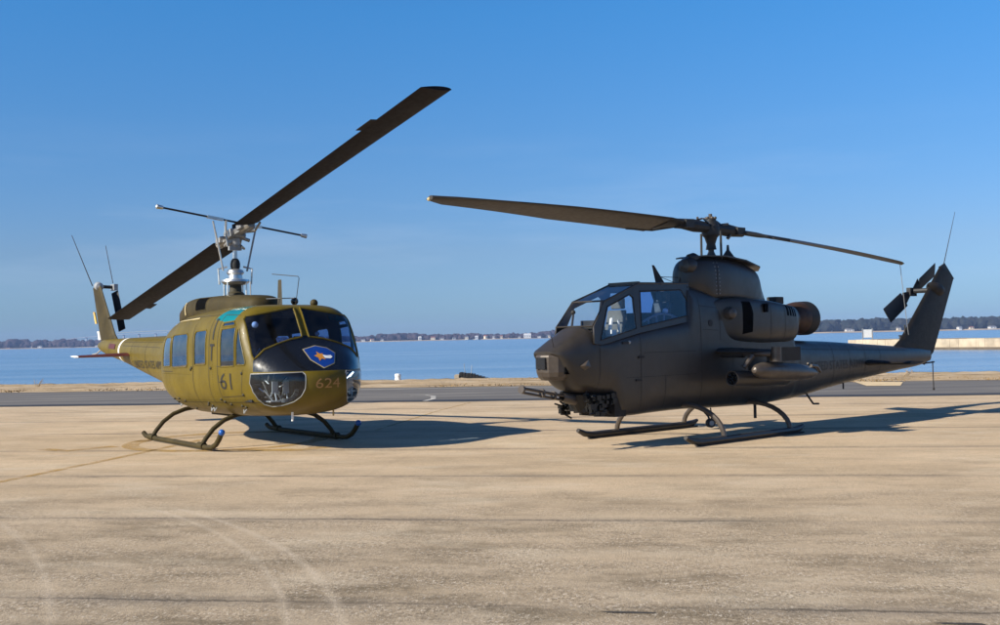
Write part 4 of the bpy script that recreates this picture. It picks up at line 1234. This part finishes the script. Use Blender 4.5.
# cockpit inside
MB().box((3.30, -.3, 1.7), (3.62, .3, 1.98)).box((3.2, -.2, 1.85), (3.35, .2, 2.1)).build('gunner_panel', M['interior'], A, smooth=False)
seat(A, 2.95, 0, 1.55, M['seat'], .42, .72)
seat(A, 1.75, 0, 1.78, M['seat'], .42, .62)
MB().box((2.12, -.3, 1.9), (2.35, .3, 2.22)).build('pilot_panel', M['interior'], A, smooth=False)
MB().box((1.14, -.33, 2.1), (1.18, .33, 2.68)).build('rear_bulkhead', M['interior'], A, smooth=False)
mb = MB()
mb.tube([(3.1, .18, 1.82), (3.05, .2, 2.02), (2.98, .16, 2.12)], .03, 8); mb.box((3.0, .1, 1.84), (3.12, .28, 1.94)); mb.tube([(2.85, .2, 1.84), (2.88, .22, 2.1)], .02, 6)
mb.build('gun_sight', M['white'], A, smooth=False)
MB().tube([(3.56, -.2, 2.0), (3.52, -.2, 2.2)], .02, 6).ball((3.52, -.2, 2.24), .04, 6).build('air_probe', M['seam_dark'], A)
pts = [(2.42 - .07 * i, .36, 2.06 + .14 * math.sin(math.pi * i / 15)) for i in range(16)]
mb = MB().tube(pts, .022, 6)
for i in (2, 5, 8, 11, 13): mb.tube([pts[i], (pts[i][0], .36, 2.03)], .02, 6)
mb.build('inner_rail', M['grey'], A)
MB().ball((1.75, .3, 2.25), .05, 8).build('grab_handle', M['white'], A)

# nose sight unit
mb = MB(); mb.lathe([(0, 0), (0, .20), (.06, .255), (.13, .28), (.37, .29), (.41, .27), (.42, 0)], (4.21, 0, 1.155), (0, 0, 1), 12)
o = mb.build('sight_turret', M['cobra_worn'], A, smooth=False); bevel(o, .015, 2)
MB().box((4.47, -.10, 1.34), (4.505, .10, 1.52)).build('sight_window', M['black_gloss'], o, smooth=False)
MB().box((4.13, .20, 1.25), (4.24, .296, 1.53)).build('side_recess', M['shade_black'], o, smooth=False)
MB().wing((4.40, -.02, 1.60), (4.1, -.02, 1.70), (4.36, .02, 1.62), (4.1, .02, 1.74), .02, .02, (0, 1, 0)).build('nose_ridge', M['cobra'], A)
MB().tube([(4.30, .12, 1.62), (4.38, .14, 1.84)], .006, 5).build('nose_wire', M['seam_dark'], A)
MB().add([(4.02, .395, 1.37), (3.85, .425, 1.47), (3.80, .43, 1.36), (3.92, .41, 1.30), (3.95, .46, 1.38)], [(0, 1, 4), (1, 2, 4), (2, 3, 4), (3, 0, 4), (0, 3, 2, 1)]).build('side_scoop', M['cobra_worn'], A, smooth=False)

# chin gun
mb = MB()
mb.lathe([(0, .16), (.10, .22), (.22, .30), (.3, .32)], (3.50, 0, .60), (0, 0, 1), 20)
mb.box((3.2, -.2, .62), (3.66, .2, .86))
rnd = random.Random(11)
for i in range(110):
    x = rnd.uniform(3.12, 3.72); y = rnd.choice((-1, 1)) * rnd.uniform(.22, .40); z = rnd.uniform(.58, .92)
    q = rnd.uniform(.5, 1.2); mb.box((x - .05 * q, y - .03, z - .04 * q), (x + .05 * q, y + .03, z + .04 * q), Matrix.Translation((0, 0, 0)))
    if i % 2: mb.tube([(x, y, z), (x + rnd.uniform(-.2, .2), y, z + rnd.uniform(-.1, .1))], .016, 6)
turret = mb.build('gun_turret', M['gun_black'], A, smooth=False)
MB().box((2.95, -.40, .52), (3.22, .40, .94)).build('ammo_chute', M['cobra_dark'], A, smooth=False)
gd = (Vector((4.95, 0, 1.03)) - Vector((3.7, 0, .80))).normalized()
go = Vector((3.62, 0, .80))
mb = MB()
gs = Vector((0, 1, 0)); gu = gd.cross(gs)
for k in range(3):
    t = 2 * math.pi * k / 3 + .5
    off = gs * .045 * math.cos(t) + gu * .045 * math.sin(t)
    mb.tube([go + off, go + off + gd * 1.33], .021, 8)
for q, r in ((1.30, .068), (.86, .072), (.60, .07)): mb.lathe([(0, 0), (0, r), (.035, r), (.035, 0)], go + gd * q, gd, 14)
mb.lathe([(0, .09), (.3, .09), (.42, .065)], go, gd, 14)
mb.build('gun_barrels', M['cobra_worn'], A)

# mast fairing
bm = loft([(1.00, .06, 2.5, 3.0, 2.8, 2, 2), (.93, .18, 2.5, 3.10, 2.8, 2.4, 2), (.72, .31, 2.45, 3.20, 2.8, 3, 2.2), (.4, .38, 2.4, 3.23, 2.6, 3.8, 3), (0, .40, 2.4, 3.22, 2.6, 4, 3), (-.5, .37, 2.35, 3.18, 2.6, 3.6, 3), (-.9, .33, 2.3, 3.11, 2.55, 3.6, 3),
           (-1.15, .28, 2.3, 3.04, 2.5, 3.2, 3), (-1.30, .22, 2.2, 2.86, 2.4, 2.6, 3), (-1.50, .14, 2.2, 2.56, 2.4, 2.2, 3), (-1.60, .08, 2.2, 2.42, 2.35, 2, 2)], .06, 40)
bvp = BVHTree.FromBMesh(bm)
from_bm('mast_fairing', bm, M['cobra'], A)
mb = MB()
n = 22; up_, lo_ = [], []
for i in range(n + 1):
    t = math.pi * i / n
    pass
plate = [(.82, 3.20), (.55, 3.235), (.0, 3.24), (-.6, 3.18), (-1.15, 3.08), (-1.42, 3.03)]
pw = [.18, .28, .36, .36, .28, .05]
vs = []
for (x, z), w in zip(plate, pw): vs += [(x, -w, z), (x, w, z), (x, w, z + .025), (x, -w, z + .025)]
fs = []
for i in range(len(plate) - 1):
    a = i * 4; b = a + 4
    for j in range(4): fs.append((a + j, a + (j + 1) % 4, b + (j + 1) % 4, b + j))
fs += [(3, 2, 1, 0), (20, 21, 22, 23)]
mb.add(vs, fs).build('fairing_lid', M['cobra'], A, smooth=False)
MB().lathe([(-.22, .0), (-.18, .06), (0, .11), (.12, .08), (.16, 0)], (.66, .08, 3.20), (1, 0, 0), 16).build('intake_dome', M['cobra'], A)
MB().lathe([(-.3, .08), (-.1, .15), (.1, .165), (.2, .11), (.23, 0)], (.78, .10, 3.06), (1, .1, 0), 16).build('front_dome', M['cobra'], A)
MB().wing((.75, .05, 2.70), (1.10, .05, 2.70), (.75, .05, 2.98), (.93, .05, 2.98), .06, .05, (0, 1, 0)).build('fairing_step', M['seam_dark'], A)
mb = MB(); ribbon(mb, bvp, SIDE_P, [(.33, 2.52), (.35, 2.8), (.3, 3.18)], .02, .004, .05); mb.build('fairing_seam', M['seam_dark'], A)
mb = MB()
for i in range(9):
    for dx_ in (-.04, .05):
        loc, no = hit(bvp, SIDE_P, .33 + dx_, 2.56 + i * .07)
        if loc: mb.ball(loc, .010, 5)
mb.build('rivet_row', M['grey'], A)
MB().wing((1.35, 0, 2.72), (1.62, 0, 2.72), (1.66, 0, 3.06), (1.72, 0, 3.06), .04, .02, (0, 1, 0)).build('blade_antenna', M['seam_dark'], A)
MB().tube([(1.5, 0, 2.86), (.95, 0, 2.86)], .006, 5).tube([(1.5, 0, 2.86), (1.0, 0, 2.74)], .006, 5).build('wire_antenna', M['seam_dark'], A)

# engine nacelles, intakes, exhaust
for s in (1, -1):
    bm = loft([(.62, .05, 1.8, 2.4, 2.1, 3, 3), (.30, .12, 1.74, 2.46, 2.1, 4, 3.4), (.12, .17, 1.70, 2.48, 2.1, 4, 3.4), (-.05, .21, 1.68, 2.48, 2.08, 4, 3.2), (-.4, .24, 1.66, 2.48, 2.06, 4, 3.2), (-1.0, .25, 1.64, 2.45, 2.05, 3.6, 3), (-1.5, .23, 1.64, 2.40, 2.05, 3.4, 2.8),
               (-1.85, .20, 1.66, 2.35, 2.05, 3, 2.6), (-2.0, .17, 1.70, 2.32, 2.05, 3, 2.4), (-2.04, .10, 1.78, 2.26, 2.05, 2.4, 2)], .06, 44, y0=s * .375)
    fr = SIDE_P if s > 0 else SIDE_S
    bvn = BVHTree.FromBMesh(bm)
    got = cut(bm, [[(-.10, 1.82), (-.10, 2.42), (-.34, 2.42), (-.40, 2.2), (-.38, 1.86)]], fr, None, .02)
    g1 = piece('engine_intake', got, M['shade_black'], A)
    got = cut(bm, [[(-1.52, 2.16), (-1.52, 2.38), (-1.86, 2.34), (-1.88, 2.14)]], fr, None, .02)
    g2 = piece('vent_grille', got, M['shade_black'], A)
    nb, _ = from_bm('engine_nacelle', bm, M['cobra'], A)
    mb = MB()
    for x in (-1.60, -1.70, -1.79): ribbon(mb, bvn, fr, [(x, 2.15), (x, 2.36)], .03, .01)
    mb.build('grille_bar', M['cobra'], g2)
    mb = MB()
    for l in ([(-.95, 1.68), (-.95, 2.44)], [(-.05, 1.75), (-.55, 1.66), (-1.4, 1.68)], [(-1.45, 1.68), (-1.45, 2.40)]): ribbon(mb, bvn, fr, l, .012, .003)
    mb.build('cowl_seam', M['seam_dark'], A)
    MB().lathe([(-.02, .115), (.05, .115), (.12, .09), (.14, .04), (.145, 0)], (.20, s * .50, 2.20), (.25, s, .05), 18).build('particle_separator', M['cobra_worn'], A)
    loc, no = hit(bvn, fr, -.74, 2.34)
    MB().box((-.82, s * .56, 2.22), (-.72, s * .655, 2.38)).build('drain_box', M['shade_black'], A, smooth=False)
    loc, no = hit(bvc, fr, .72, 2.03)
    MB().lathe([(0, .06), (.012, .06), (.013, 0)], (.72, s * .475, 2.03), (0, s, 0), 14).build('fuel_port', M['black_matt'], A)
    MB().box((-2.0, s * .46, 1.80), (-1.92, s * .53, 1.95)).build('rear_vent', M['black_matt'], A, smooth=False)
MB().lathe([(0, .30), (.35, .31), (.7, .29), (1.0, .26)], (-1.55, 0, 2.08), (-1, 0, .03), 28).build('tail_pipe', M['cobra'], A)
ex = MB().lathe([(0, .25), (.12, .27), (.2, .31), (.35, .33), (.62, .33), (.72, .30), (.72, .26), (.3, .24), (.05, .2)], (-2.42, 0, 2.11), (-1, 0, .02), 32).build('exhaust_shroud', M['rust'], A)
MB().lathe([(0, .31), (.05, .34), (.30, .345), (.34, .31)], (-2.82, 0, 2.11), (-1, 0, .02), 32).build('shroud_ring', M['black_matt'], ex)
o = MB().box((-2.20, -.12, 2.40), (-1.92, .10, 2.54)).build('cooling_duct', M['seam_dark'], A, smooth=False); bevel(o, .02)

# panel seams on the side
mb = MB()
for l in ([(1.0, 2.5), (1.0, .58)], [(.45, 2.45), (.45, 1.72)], [(.45, 2.30), (1.0, 2.34)], [(.5, 1.9), (.95, 1.92)], [(1.15, 1.15), (3.0, 1.15)], [(2.62, 1.86), (2.62, .6)],
          [(2.0, .62), (2.0, 1.15)], [(3.6, .95), (3.6, 1.68)], [(.1, .6), (.1, 1.4)], [(-1.2, .6), (-1.2, 1.55)], [(-2.2, .95), (-.2, .95)], [(1.15, 1.55), (2.55, 1.55)], [(-4.3, .8), (-4.3, 1.55)], [(-5.7, .9), (-5.7, 1.48)],
          [(-2.2, .62), (-2.2, 1.7)], [(-3.6, .72), (-3.6, 1.6)], [(-2.2, 1.5), (-7.0, 1.38)], [(-5.0, .85), (-5.0, 1.5)]):
    for fr in (SIDE_S, SIDE_P):
        mb = MB(); ribbon(mb, bvc, fr, l, .010, .003)
        if mb.v: mb.build('panel_seam', M['seam_dark'], A)
mb = MB(); rn_ = random.Random(9)
for x0_, z0_, x1_, z1_, n_ in ((2.62, .62, 2.62, 1.84, 22), (1.0, .6, 1.0, 2.45, 30), (-2.2, .64, -2.2, 1.66, 18), (-3.6, .74, -3.6, 1.58, 16), (-2.3, 1.5, -6.9, 1.38, 60), (1.2, 1.15, 2.95, 1.15, 30), (-5.0, .88, -5.0, 1.5, 12)):
    for q_ in range(n_):
        loc, no = hit(bvc, SIDE_P, x0_ + (x1_ - x0_) * q_ / n_ + .035, z0_ + (z1_ - z0_) * q_ / n_)
        if loc: mb.ball(loc, .006, 3)
tag(mb.build('rivet_pattern', M['cobra_worn'], A), kind='stuff')
mb = MB()
for a, b in ((2.7, 1.1), (2.62, 1.48), (3.0, 1.72)):
    loc, no = hit(bvc, SIDE_P, a, b); MB().box((loc.x - .07, loc.y - .01, loc.z - .018), (loc.x + .07, loc.y + .02, loc.z + .018)).build('latch', M['seam_dark'], A, smooth=False)
MB().ball((2.9, .462, 1.73), .03, 8).build('canopy_lock', M['grey'], A)
decal('boom_lettering', text_mesh('UNITED STATES ARMY'), bvc, SIDE_P, (-2.5, 1.06, -4.9, 1.24), M['faint'], A, .004, 20)

# stub wings with stores
for s in (1, -1):
    wg = MB().wing((.62, s * .44, 1.52), (-.35, s * .44, 1.50), (.30, s * 1.50, 1.50), (-.38, s * 1.50, 1.48), .16, .10, (0, 0, 1)).build('stub_wing', M['cobra'], A)
    MB().tube([(.42, s * .5, 1.49), (.36, s * .92, 1.485)], .085, 14).build('wing_root_cuff', M['black_matt'], wg)
    MB().tube([(.36, s * .92, 1.485), (.28, s * 1.44, 1.475)], .055, 14).build('wing_spar', M['cobra_worn'], wg)
    MB().lathe([(-.13, 0), (-.13, .085), (.12, .085), (.12, 0)], (.26, s * 1.52, 1.47), (0, .0, 1), 16).build('tip_fitting', M['cobra_worn'], wg)
    MB().box((-.45, s * 1.50, 1.34), (.2, s * 1.55, 1.58)).build('end_plate', M['cobra_dark'], wg, smooth=False)
    MB().tube([(.38, s * 1.12, 1.45), (.52, s * 1.02, 1.24)], .05, 10).build('wing_brace', M['cobra_worn'], wg)
    MB().box((-.35, s * 1.28 - .03, 1.28), (.15, s * 1.28 + .03, 1.46)).build('outer_pylon', M['cobra'], A, smooth=False)
    MB().box((-.25, s * .95 - .03, 1.18), (.25, s * .95 + .03, 1.46)).build('inner_pylon', M['cobra'], A, smooth=False)
    MB().lathe([(-.02, 0), (.0, .05), (.10, .11), (.28, .148), (.5, .155), (1.35, .15), (1.7, .12), (1.95, .05), (1.97, 0)], (.62, s * 1.30, 1.20), (-1, 0, -.06), 24).build('outer_pod', M['cobra_worn'], A)
    MB().tube([(-1.1, s * 1.35, 1.22), (-1.3, s * 1.35, 1.2), (-1.45, s * 1.32, 1.1)], .03, 8).tube([(-1.15, s * 1.25, 1.26), (-1.4, s * 1.25, 1.17)], .02, 8).build('pod_connector', M['cobra_worn'], A)
    pd = MB().lathe([(0, .115), (.0, .132), (.03, .137), (1.0, .137), (1.55, .137), (1.68, .10), (1.70, 0)], (.80, s * .98, 1.06), (-1, 0, -.04), 24).build('rocket_pod', M['cobra'], A)
    MB().lathe([(0, .137), (-.02, .137), (-.02, .112), (.02, .112)], (.805, s * .98, 1.06), (-1, 0, -.04), 24).build('pod_rim', M['cobra_worn'], pd)
    mb = MB()
    for k in range(7):
        t = math.pi / 3 * k; r = 0 if k == 6 else .075
        mb.lathe([(0, 0), (0, .033), (.02, .033), (.02, .024), (-.05, .024)], (.79, s * .98 + r * math.cos(t), 1.06 + r * math.sin(t)), (1, 0, .04), 10)
    mb.build('launch_tubes', M['black_gloss'], pd)
    MB().box((-.5, s * 1.44, 1.36), (-.2, s * 1.49, 1.58)).build('rack_plate', M['cobra_dark'], A, smooth=False)

# mast, hub, blades
MB().lathe([(3.2, .11), (3.28, .09), (3.36, .055), (3.75, .05)], (0, 0, 0), (0, 0, 1), 16).build('mast', M['cobra_worn'], A)
MB().lathe([(3.40, .10), (3.5, .08), (3.62, .12), (3.66, .16), (3.74, .17), (3.86, .15), (3.92, .10), (3.96, .10), (3.97, 0)], (0, 0, 0), (0, 0, 1), 18).build('rotor_hub', M['black_matt'], A)
mb = MB()
for k in range(6): mb.ball((.09 * math.cos(k), .09 * math.sin(k), 3.98), .03, 6)
mb.tube([(0, 0, 3.95), (0, 0, 4.06)], .035, 8).build('hub_cap', M['cobra_worn'], A)
rnd = random.Random(5)
for k in range(14):
    a_ = rnd.uniform(-1, 1); p_ = Vector((a_ * .7, rnd.uniform(-.16, .16), 3.8 + a_ * .03 + rnd.uniform(-.12, .12)))
    MB().tube([p_, p_ + Vector((rnd.uniform(-.2, .2), rnd.uniform(-.05, .05), rnd.uniform(-.08, .08)))], rnd.uniform(.018, .035), 7).build('hub_link', M['cobra_worn'] if k % 3 else M['black_gloss'], A)
CB = R(-1.7); CT = .0444
for y in (-.27, .27):
    MB().tube([(y * .2, y * .98, 3.2), (y * .3, y * 1.04, 3.72)], .022, 8).build('pitch_link', M['black_matt'], A)
MB().ball((-.62, .02, 3.2), .10, 8).build('lid_bump', M['cobra'], A)
MB().lathe([(0, .14), (.1, .1), (.2, .03), (.3, .02)], (-.45, .05, 3.2), (0, 0, 1), 10).build('beacon', M['cobra'], A)
hubc = Vector((0, 0, 3.80))
def tp(f): return 1.0 if f < .45 else 1.0 - .42 * (f - .45) / .47 if f < .92 else .58 - (f - .92) / .08 * .36
for sgn in (1, -1):
    az = CB if sgn > 0 else CB + math.pi
    b, frs, bd = blade('rotor_blade', hubc, az, CT * sgn, 1.25, 6.50 if sgn > 0 else 6.72, .76, .085, 13, M['blade_olive'], A, -1 if False else 1, .17, -7, tp, 24)
    sd = Vector((-math.sin(az), math.cos(az), 0))
    mb = MB()
    mb.tube([hubc + bd * .12, hubc + bd * .5, hubc + bd * .95], [.10, .12, .085], 12)
    mb.box((-.12, -.14, -.07), (.12, .14, .07), Matrix.Translation(hubc + bd * .75))
    mb.build('blade_grip', M['black_matt'], A, smooth=False)
    mb = MB()
    pr = sd * math.cos(R(13)) + Vector((0, 0, 1)) * math.sin(R(13))
    a = hubc + bd * .80; e = hubc + bd * 1.75
    mb.wing(a + pr * .12, a - pr * .12, hubc + bd * 1.3 + pr * .18, hubc + bd * 1.3 - pr * .48, .10, .10, (0, 0, 1))
    mb.tube([a - pr * .1, hubc + bd * 1.15 - pr * .44, e - pr * .52], .03, 8)
    mb.build('blade_cuff', M['black_matt'], b, smooth=False)
    tipc = frs[-1][0]
    MB().ball(tipc - pr * .05, .03, 6).build('tip_weight', M['tan'], b)

# tail fin, rotor, elevators
MB().wing((-6.55, 0, 1.40), (-8.15, 0, 1.00), (-7.0, 0, 1.62), (-8.62, 0, 1.30), .14, .16, (0, 1, 0)).wing((-7.0, 0, 1.62), (-8.62, 0, 1.30), (-9.05, 0, 3.34), (-9.76, 0, 3.06), .16, .10, (0, 1, 0), steps=8).build('tail_fin', M['cobra_dark'], A)
MB().add([(-9.05, -.035, 3.33), (-9.05, .035, 3.33), (-9.32, 0, 3.44), (-9.76, -.02, 3.06), (-9.76, .02, 3.06)], [(0, 2, 3), (1, 4, 2), (0, 1, 2), (2, 4, 3), (0, 3, 4, 1)]).build('fin_cap', M['cobra_dark'], A, smooth=False)
MB().lathe([(-.36, .02), (-.25, .11), (0, .165), (.2, .14), (.36, .05), (.37, 0)], (-8.80, -.0, 2.80), (-.9, 0, -.2), 16).build('gearbox_fairing', M['cobra_dark'], A)
MB().tube([(-8.45, 0, 2.76), (-8.45, -.42, 2.76)], .06, 10).build('tail_rotor_shaft', M['black_matt'], A)
TR = Vector((-8.45, -.42, 2.74))
MB().box((-.16, -.05, -.1), (.16, .05, .1), Matrix.Translation(TR)).build('tail_rotor_hub', M['black_matt'], A, smooth=False)
td = Vector((-.905, 0, .425)).normalized(); tn = Vector((.425, 0, .905)).normalized()
for sgn in (1, -1):
    a = TR + td * .10 * sgn; b = TR + td * .42 * sgn; c = TR + td * 1.34 * sgn
    tw = Vector((0, .05 * sgn, 0))
    MB().wing(a + tn * .06, a - tn * .06, b + tn * .17, b - tn * .17, .03, .03, (0, 1, 0)).wing(b + tn * .17 + tw, b - tn * .17 - tw, c + tn * .18 + tw, c - tn * .18 - tw, .03, .022, (0, 1, 0)).build('tail_rotor_blade', M['black_matt'], A)
for s in (-1, 1):
    MB().wing((-4.95, s * .2, 1.15), (-5.95, s * .17, 1.13), (-5.35, s * 1.07, 1.13), (-6.0, s * 1.07, 1.15), .13, .07, (0, 0, 1)).build('elevator', M['cobra_dark'], A)
MB().tube([(-8.1, 0, 1.04), (-8.62, 0, 1.06)], .02, 6).tube([(-8.55, 0, 1.08), (-8.57, 0, .42)], .014, 6).ball((-8.57, 0, .42), .03, 6).build('tail_skid', M['seam_dark'], A)
MB().tube([(-9.28, 0, 3.42), (-9.95, 0, 4.72)], [.012, .005], 6).build('whip_antenna', M['seam_dark'], A)
MB().tube([(-4.3, .12, .76), (-4.3, .12, .62)], .02, 6).build('boom_antenna', M['seam_dark'], A)
MB().tube([(-7.2, .02, 1.6), (-7.22, .02, 1.95)], .018, 6).build('tail_probe', M['seam_dark'], A)

# skids and belly fittings
SY = 1.2
for s in (-1, 1):
    sk = MB().tube([(-1.02, s * SY, .13), (-.9, s * SY, .09), (-.7, s * SY, .07), (2.05, s * SY, .07), (2.25, s * SY, .10), (2.42, s * SY, .17)], [.03, .055, .06, .06, .055, .04], 10).build('skid', M['cobra'], A)
    MB().box((-.95, s * SY - .07, .004), (2.1, s * SY + .07, .03)).build('skid_shoe', M['seam_dark'], sk, smooth=False)
for x, top in ((1.38, .62), (-.60, .56)):
    pts = []
    for t in range(0, 9):
        f = t / 8
        pts.append((x, -SY + (SY - .38) * (1 - math.cos(f * math.pi / 2)), .08 + (top - .08) * math.sin(f * math.pi / 2)))
    pts += [(p[0], -p[1], p[2]) for p in reversed(pts)]
    MB().tube(pts, .045, 10).build('cross_tube', M['cobra_worn'], A)
mb = MB()
mb.tube([(.95, .42, .52), (.95, .55, .40), (.95, .6, .30)], .018, 6); mb.tube([(.7, .42, .52), (.85, .55, .42), (.93, .6, .32)], .012, 6)
mb.build('light_bracket', M['black_matt'], A)
MB().lathe([(-.04, .0), (-.04, .08), (.04, .08), (.04, 0)], (.95, .6, .28), (.5, 1, 0), 16).build('landing_light', M['black_matt'], A)
MB().lathe([(.0, .045), (.006, .045), (.007, 0)], (.97, .64, .28), (.5, 1, 0), 12).build('light_lens', M['grey'], A)
MB().tube([(-.83, .3, .5), (-.83, .3, .24)], .028, 8).build('belly_post', M['seam_dark'], A)
MB().tube([(-2.85, .15, .58), (-3.08, .15, .38), (-3.28, .15, .37)], .02, 8).build('boarding_step', M['seam_dark'], A)

# tie-down cord from the rear blade tip to the tail
cA = Matrix.Translation((CPOS[0], CPOS[1], 0)) @ Matrix.Rotation(CTH, 4, 'Z')
tip = Vector((-6.68, .22, 3.36))
p0 = cA @ tip; p1 = cA @ Vector((-7.30, .06, 1.72))
pts = [p0.lerp(p1, i / 10) + Vector((0, 0, -.05 * math.sin(math.pi * i / 10))) for i in range(11)]
o = MB().tube(pts, .008, 5).build('tie_down_cord', M['grey'])
tag(o, 'thin cord hanging from the rear rotor blade tip to the dark tail fin', 'cord')

# ------------------------------------------------------------------ haze
m, t, out = nt_new('haze_air'); g = N(t)
pv = g.new('ShaderNodeVolumePrincipled')
pv.inputs['Color'].default_value = (.40, .58, 1.0, 1)
pv.inputs['Density'].default_value = .00017
pv.inputs['Anisotropy'].default_value = .0
g.link(pv.outputs[0], out.inputs['Volume'])
o = MB().box((-2750, -70, -2.6), (2750, 3100, 40)).build('haze', m, smooth=False)
o['kind'] = 'stuff'

# ------------------------------------------------------------------ light, sky, camera
w = bpy.data.worlds.new('World'); scene.world = w; w.use_nodes = True
t = w.node_tree
for n in list(t.nodes): t.nodes.remove(n)
g = N(t)
sky = g.new('ShaderNodeTexSky'); sky.sky_type = 'NISHITA'; sky.sun_disc = False
SEL, SAZ = R(29.7), R(29.1)     # elevation, heading of the shadows from +X towards +Y
to_sun = Vector((-math.cos(SAZ) * math.cos(SEL), -math.sin(SAZ) * math.cos(SEL), math.sin(SEL)))
sky.sun_elevation = SEL
sky.sun_rotation = math.atan2(to_sun.x, to_sun.y) % (2 * math.pi)
sky.altitude = 0; sky.air_density = 1.0; sky.dust_density = .35; sky.ozone_density = 3.0
bg = g.new('ShaderNodeBackground'); bg.inputs['Strength'].default_value = .089
wo = g.new('ShaderNodeOutputWorld')
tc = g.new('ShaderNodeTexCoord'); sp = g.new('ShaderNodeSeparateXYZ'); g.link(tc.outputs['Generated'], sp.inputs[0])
sky_tint = g.ramp(sp.outputs[2], [(.0, (.33, .54, .94)), (.016, (.335, .54, .93)), (.079, (.43, .57, .83)), (.168, (.385, .66, .94)), (.289, (.30, .79, 1.15)), (.40, (.28, .62, .95)), (.6, (.24, .42, .66))])  # stops above the view are darkened to dim skylight and deepen shadows
tn = g.mix(1.0, sky.outputs[0], sky_tint, 'MULTIPLY')
# thin high cirrus
cm = g.new('ShaderNodeMapping'); cm.inputs['Scale'].default_value = (1.2, 1.2, 9); cm.inputs['Rotation'].default_value = (0, R(9), 0); g.link(tc.outputs['Generated'], cm.inputs[0])
cn_ = g.noise(cm.outputs[0], 1.7, 6, .6)
cf = g.math('MULTIPLY', g.ramp(cn_, [(.5, (0, 0, 0)), (.75, (1, 1, 1))]), g.ramp(sp.outputs[2], [(.02, (0, 0, 0)), (.09, (.16, .16, .16)), (.2, (0, 0, 0))]))
tn = g.mix(cf, tn, (6.5, 7.0, 7.8))
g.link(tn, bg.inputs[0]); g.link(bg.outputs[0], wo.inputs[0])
sd_ = bpy.data.lights.new('sun', 'SUN'); sd_.energy = 5.0; sd_.angle = R(.55); sd_.color = (1.0, .92, .78)
so = bpy.data.objects.new('sun', sd_); col.objects.link(so)
so.rotation_euler = to_sun.to_track_quat('Z', 'Y').to_euler()
so.location = (-20, -10, 30)

cam = bpy.data.cameras.new('camera'); cam.sensor_width = 36; cam.lens = 1100 / 1000 * 36
cam.clip_end = 9000; cam.clip_start = .1
co = bpy.data.objects.new('camera', cam); col.objects.link(co)
pitch = math.atan((337.5 - 312.5) / 1100)
co.matrix_world = Matrix.Translation((0, 0, 1.8504)) @ Matrix.Rotation(math.pi / 2 + pitch, 4, 'X') @ Matrix.Rotation(math.atan(-.0205), 4, 'Z')
scene.camera = co
scene.view_settings.view_transform = 'Standard'; scene.view_settings.look = 'None'
scene.view_settings.exposure = .62; scene.view_settings.gamma = 1
scene.cycles.max_bounces = 8; scene.cycles.transparent_max_bounces = 16; scene.cycles.volume_bounces = 0
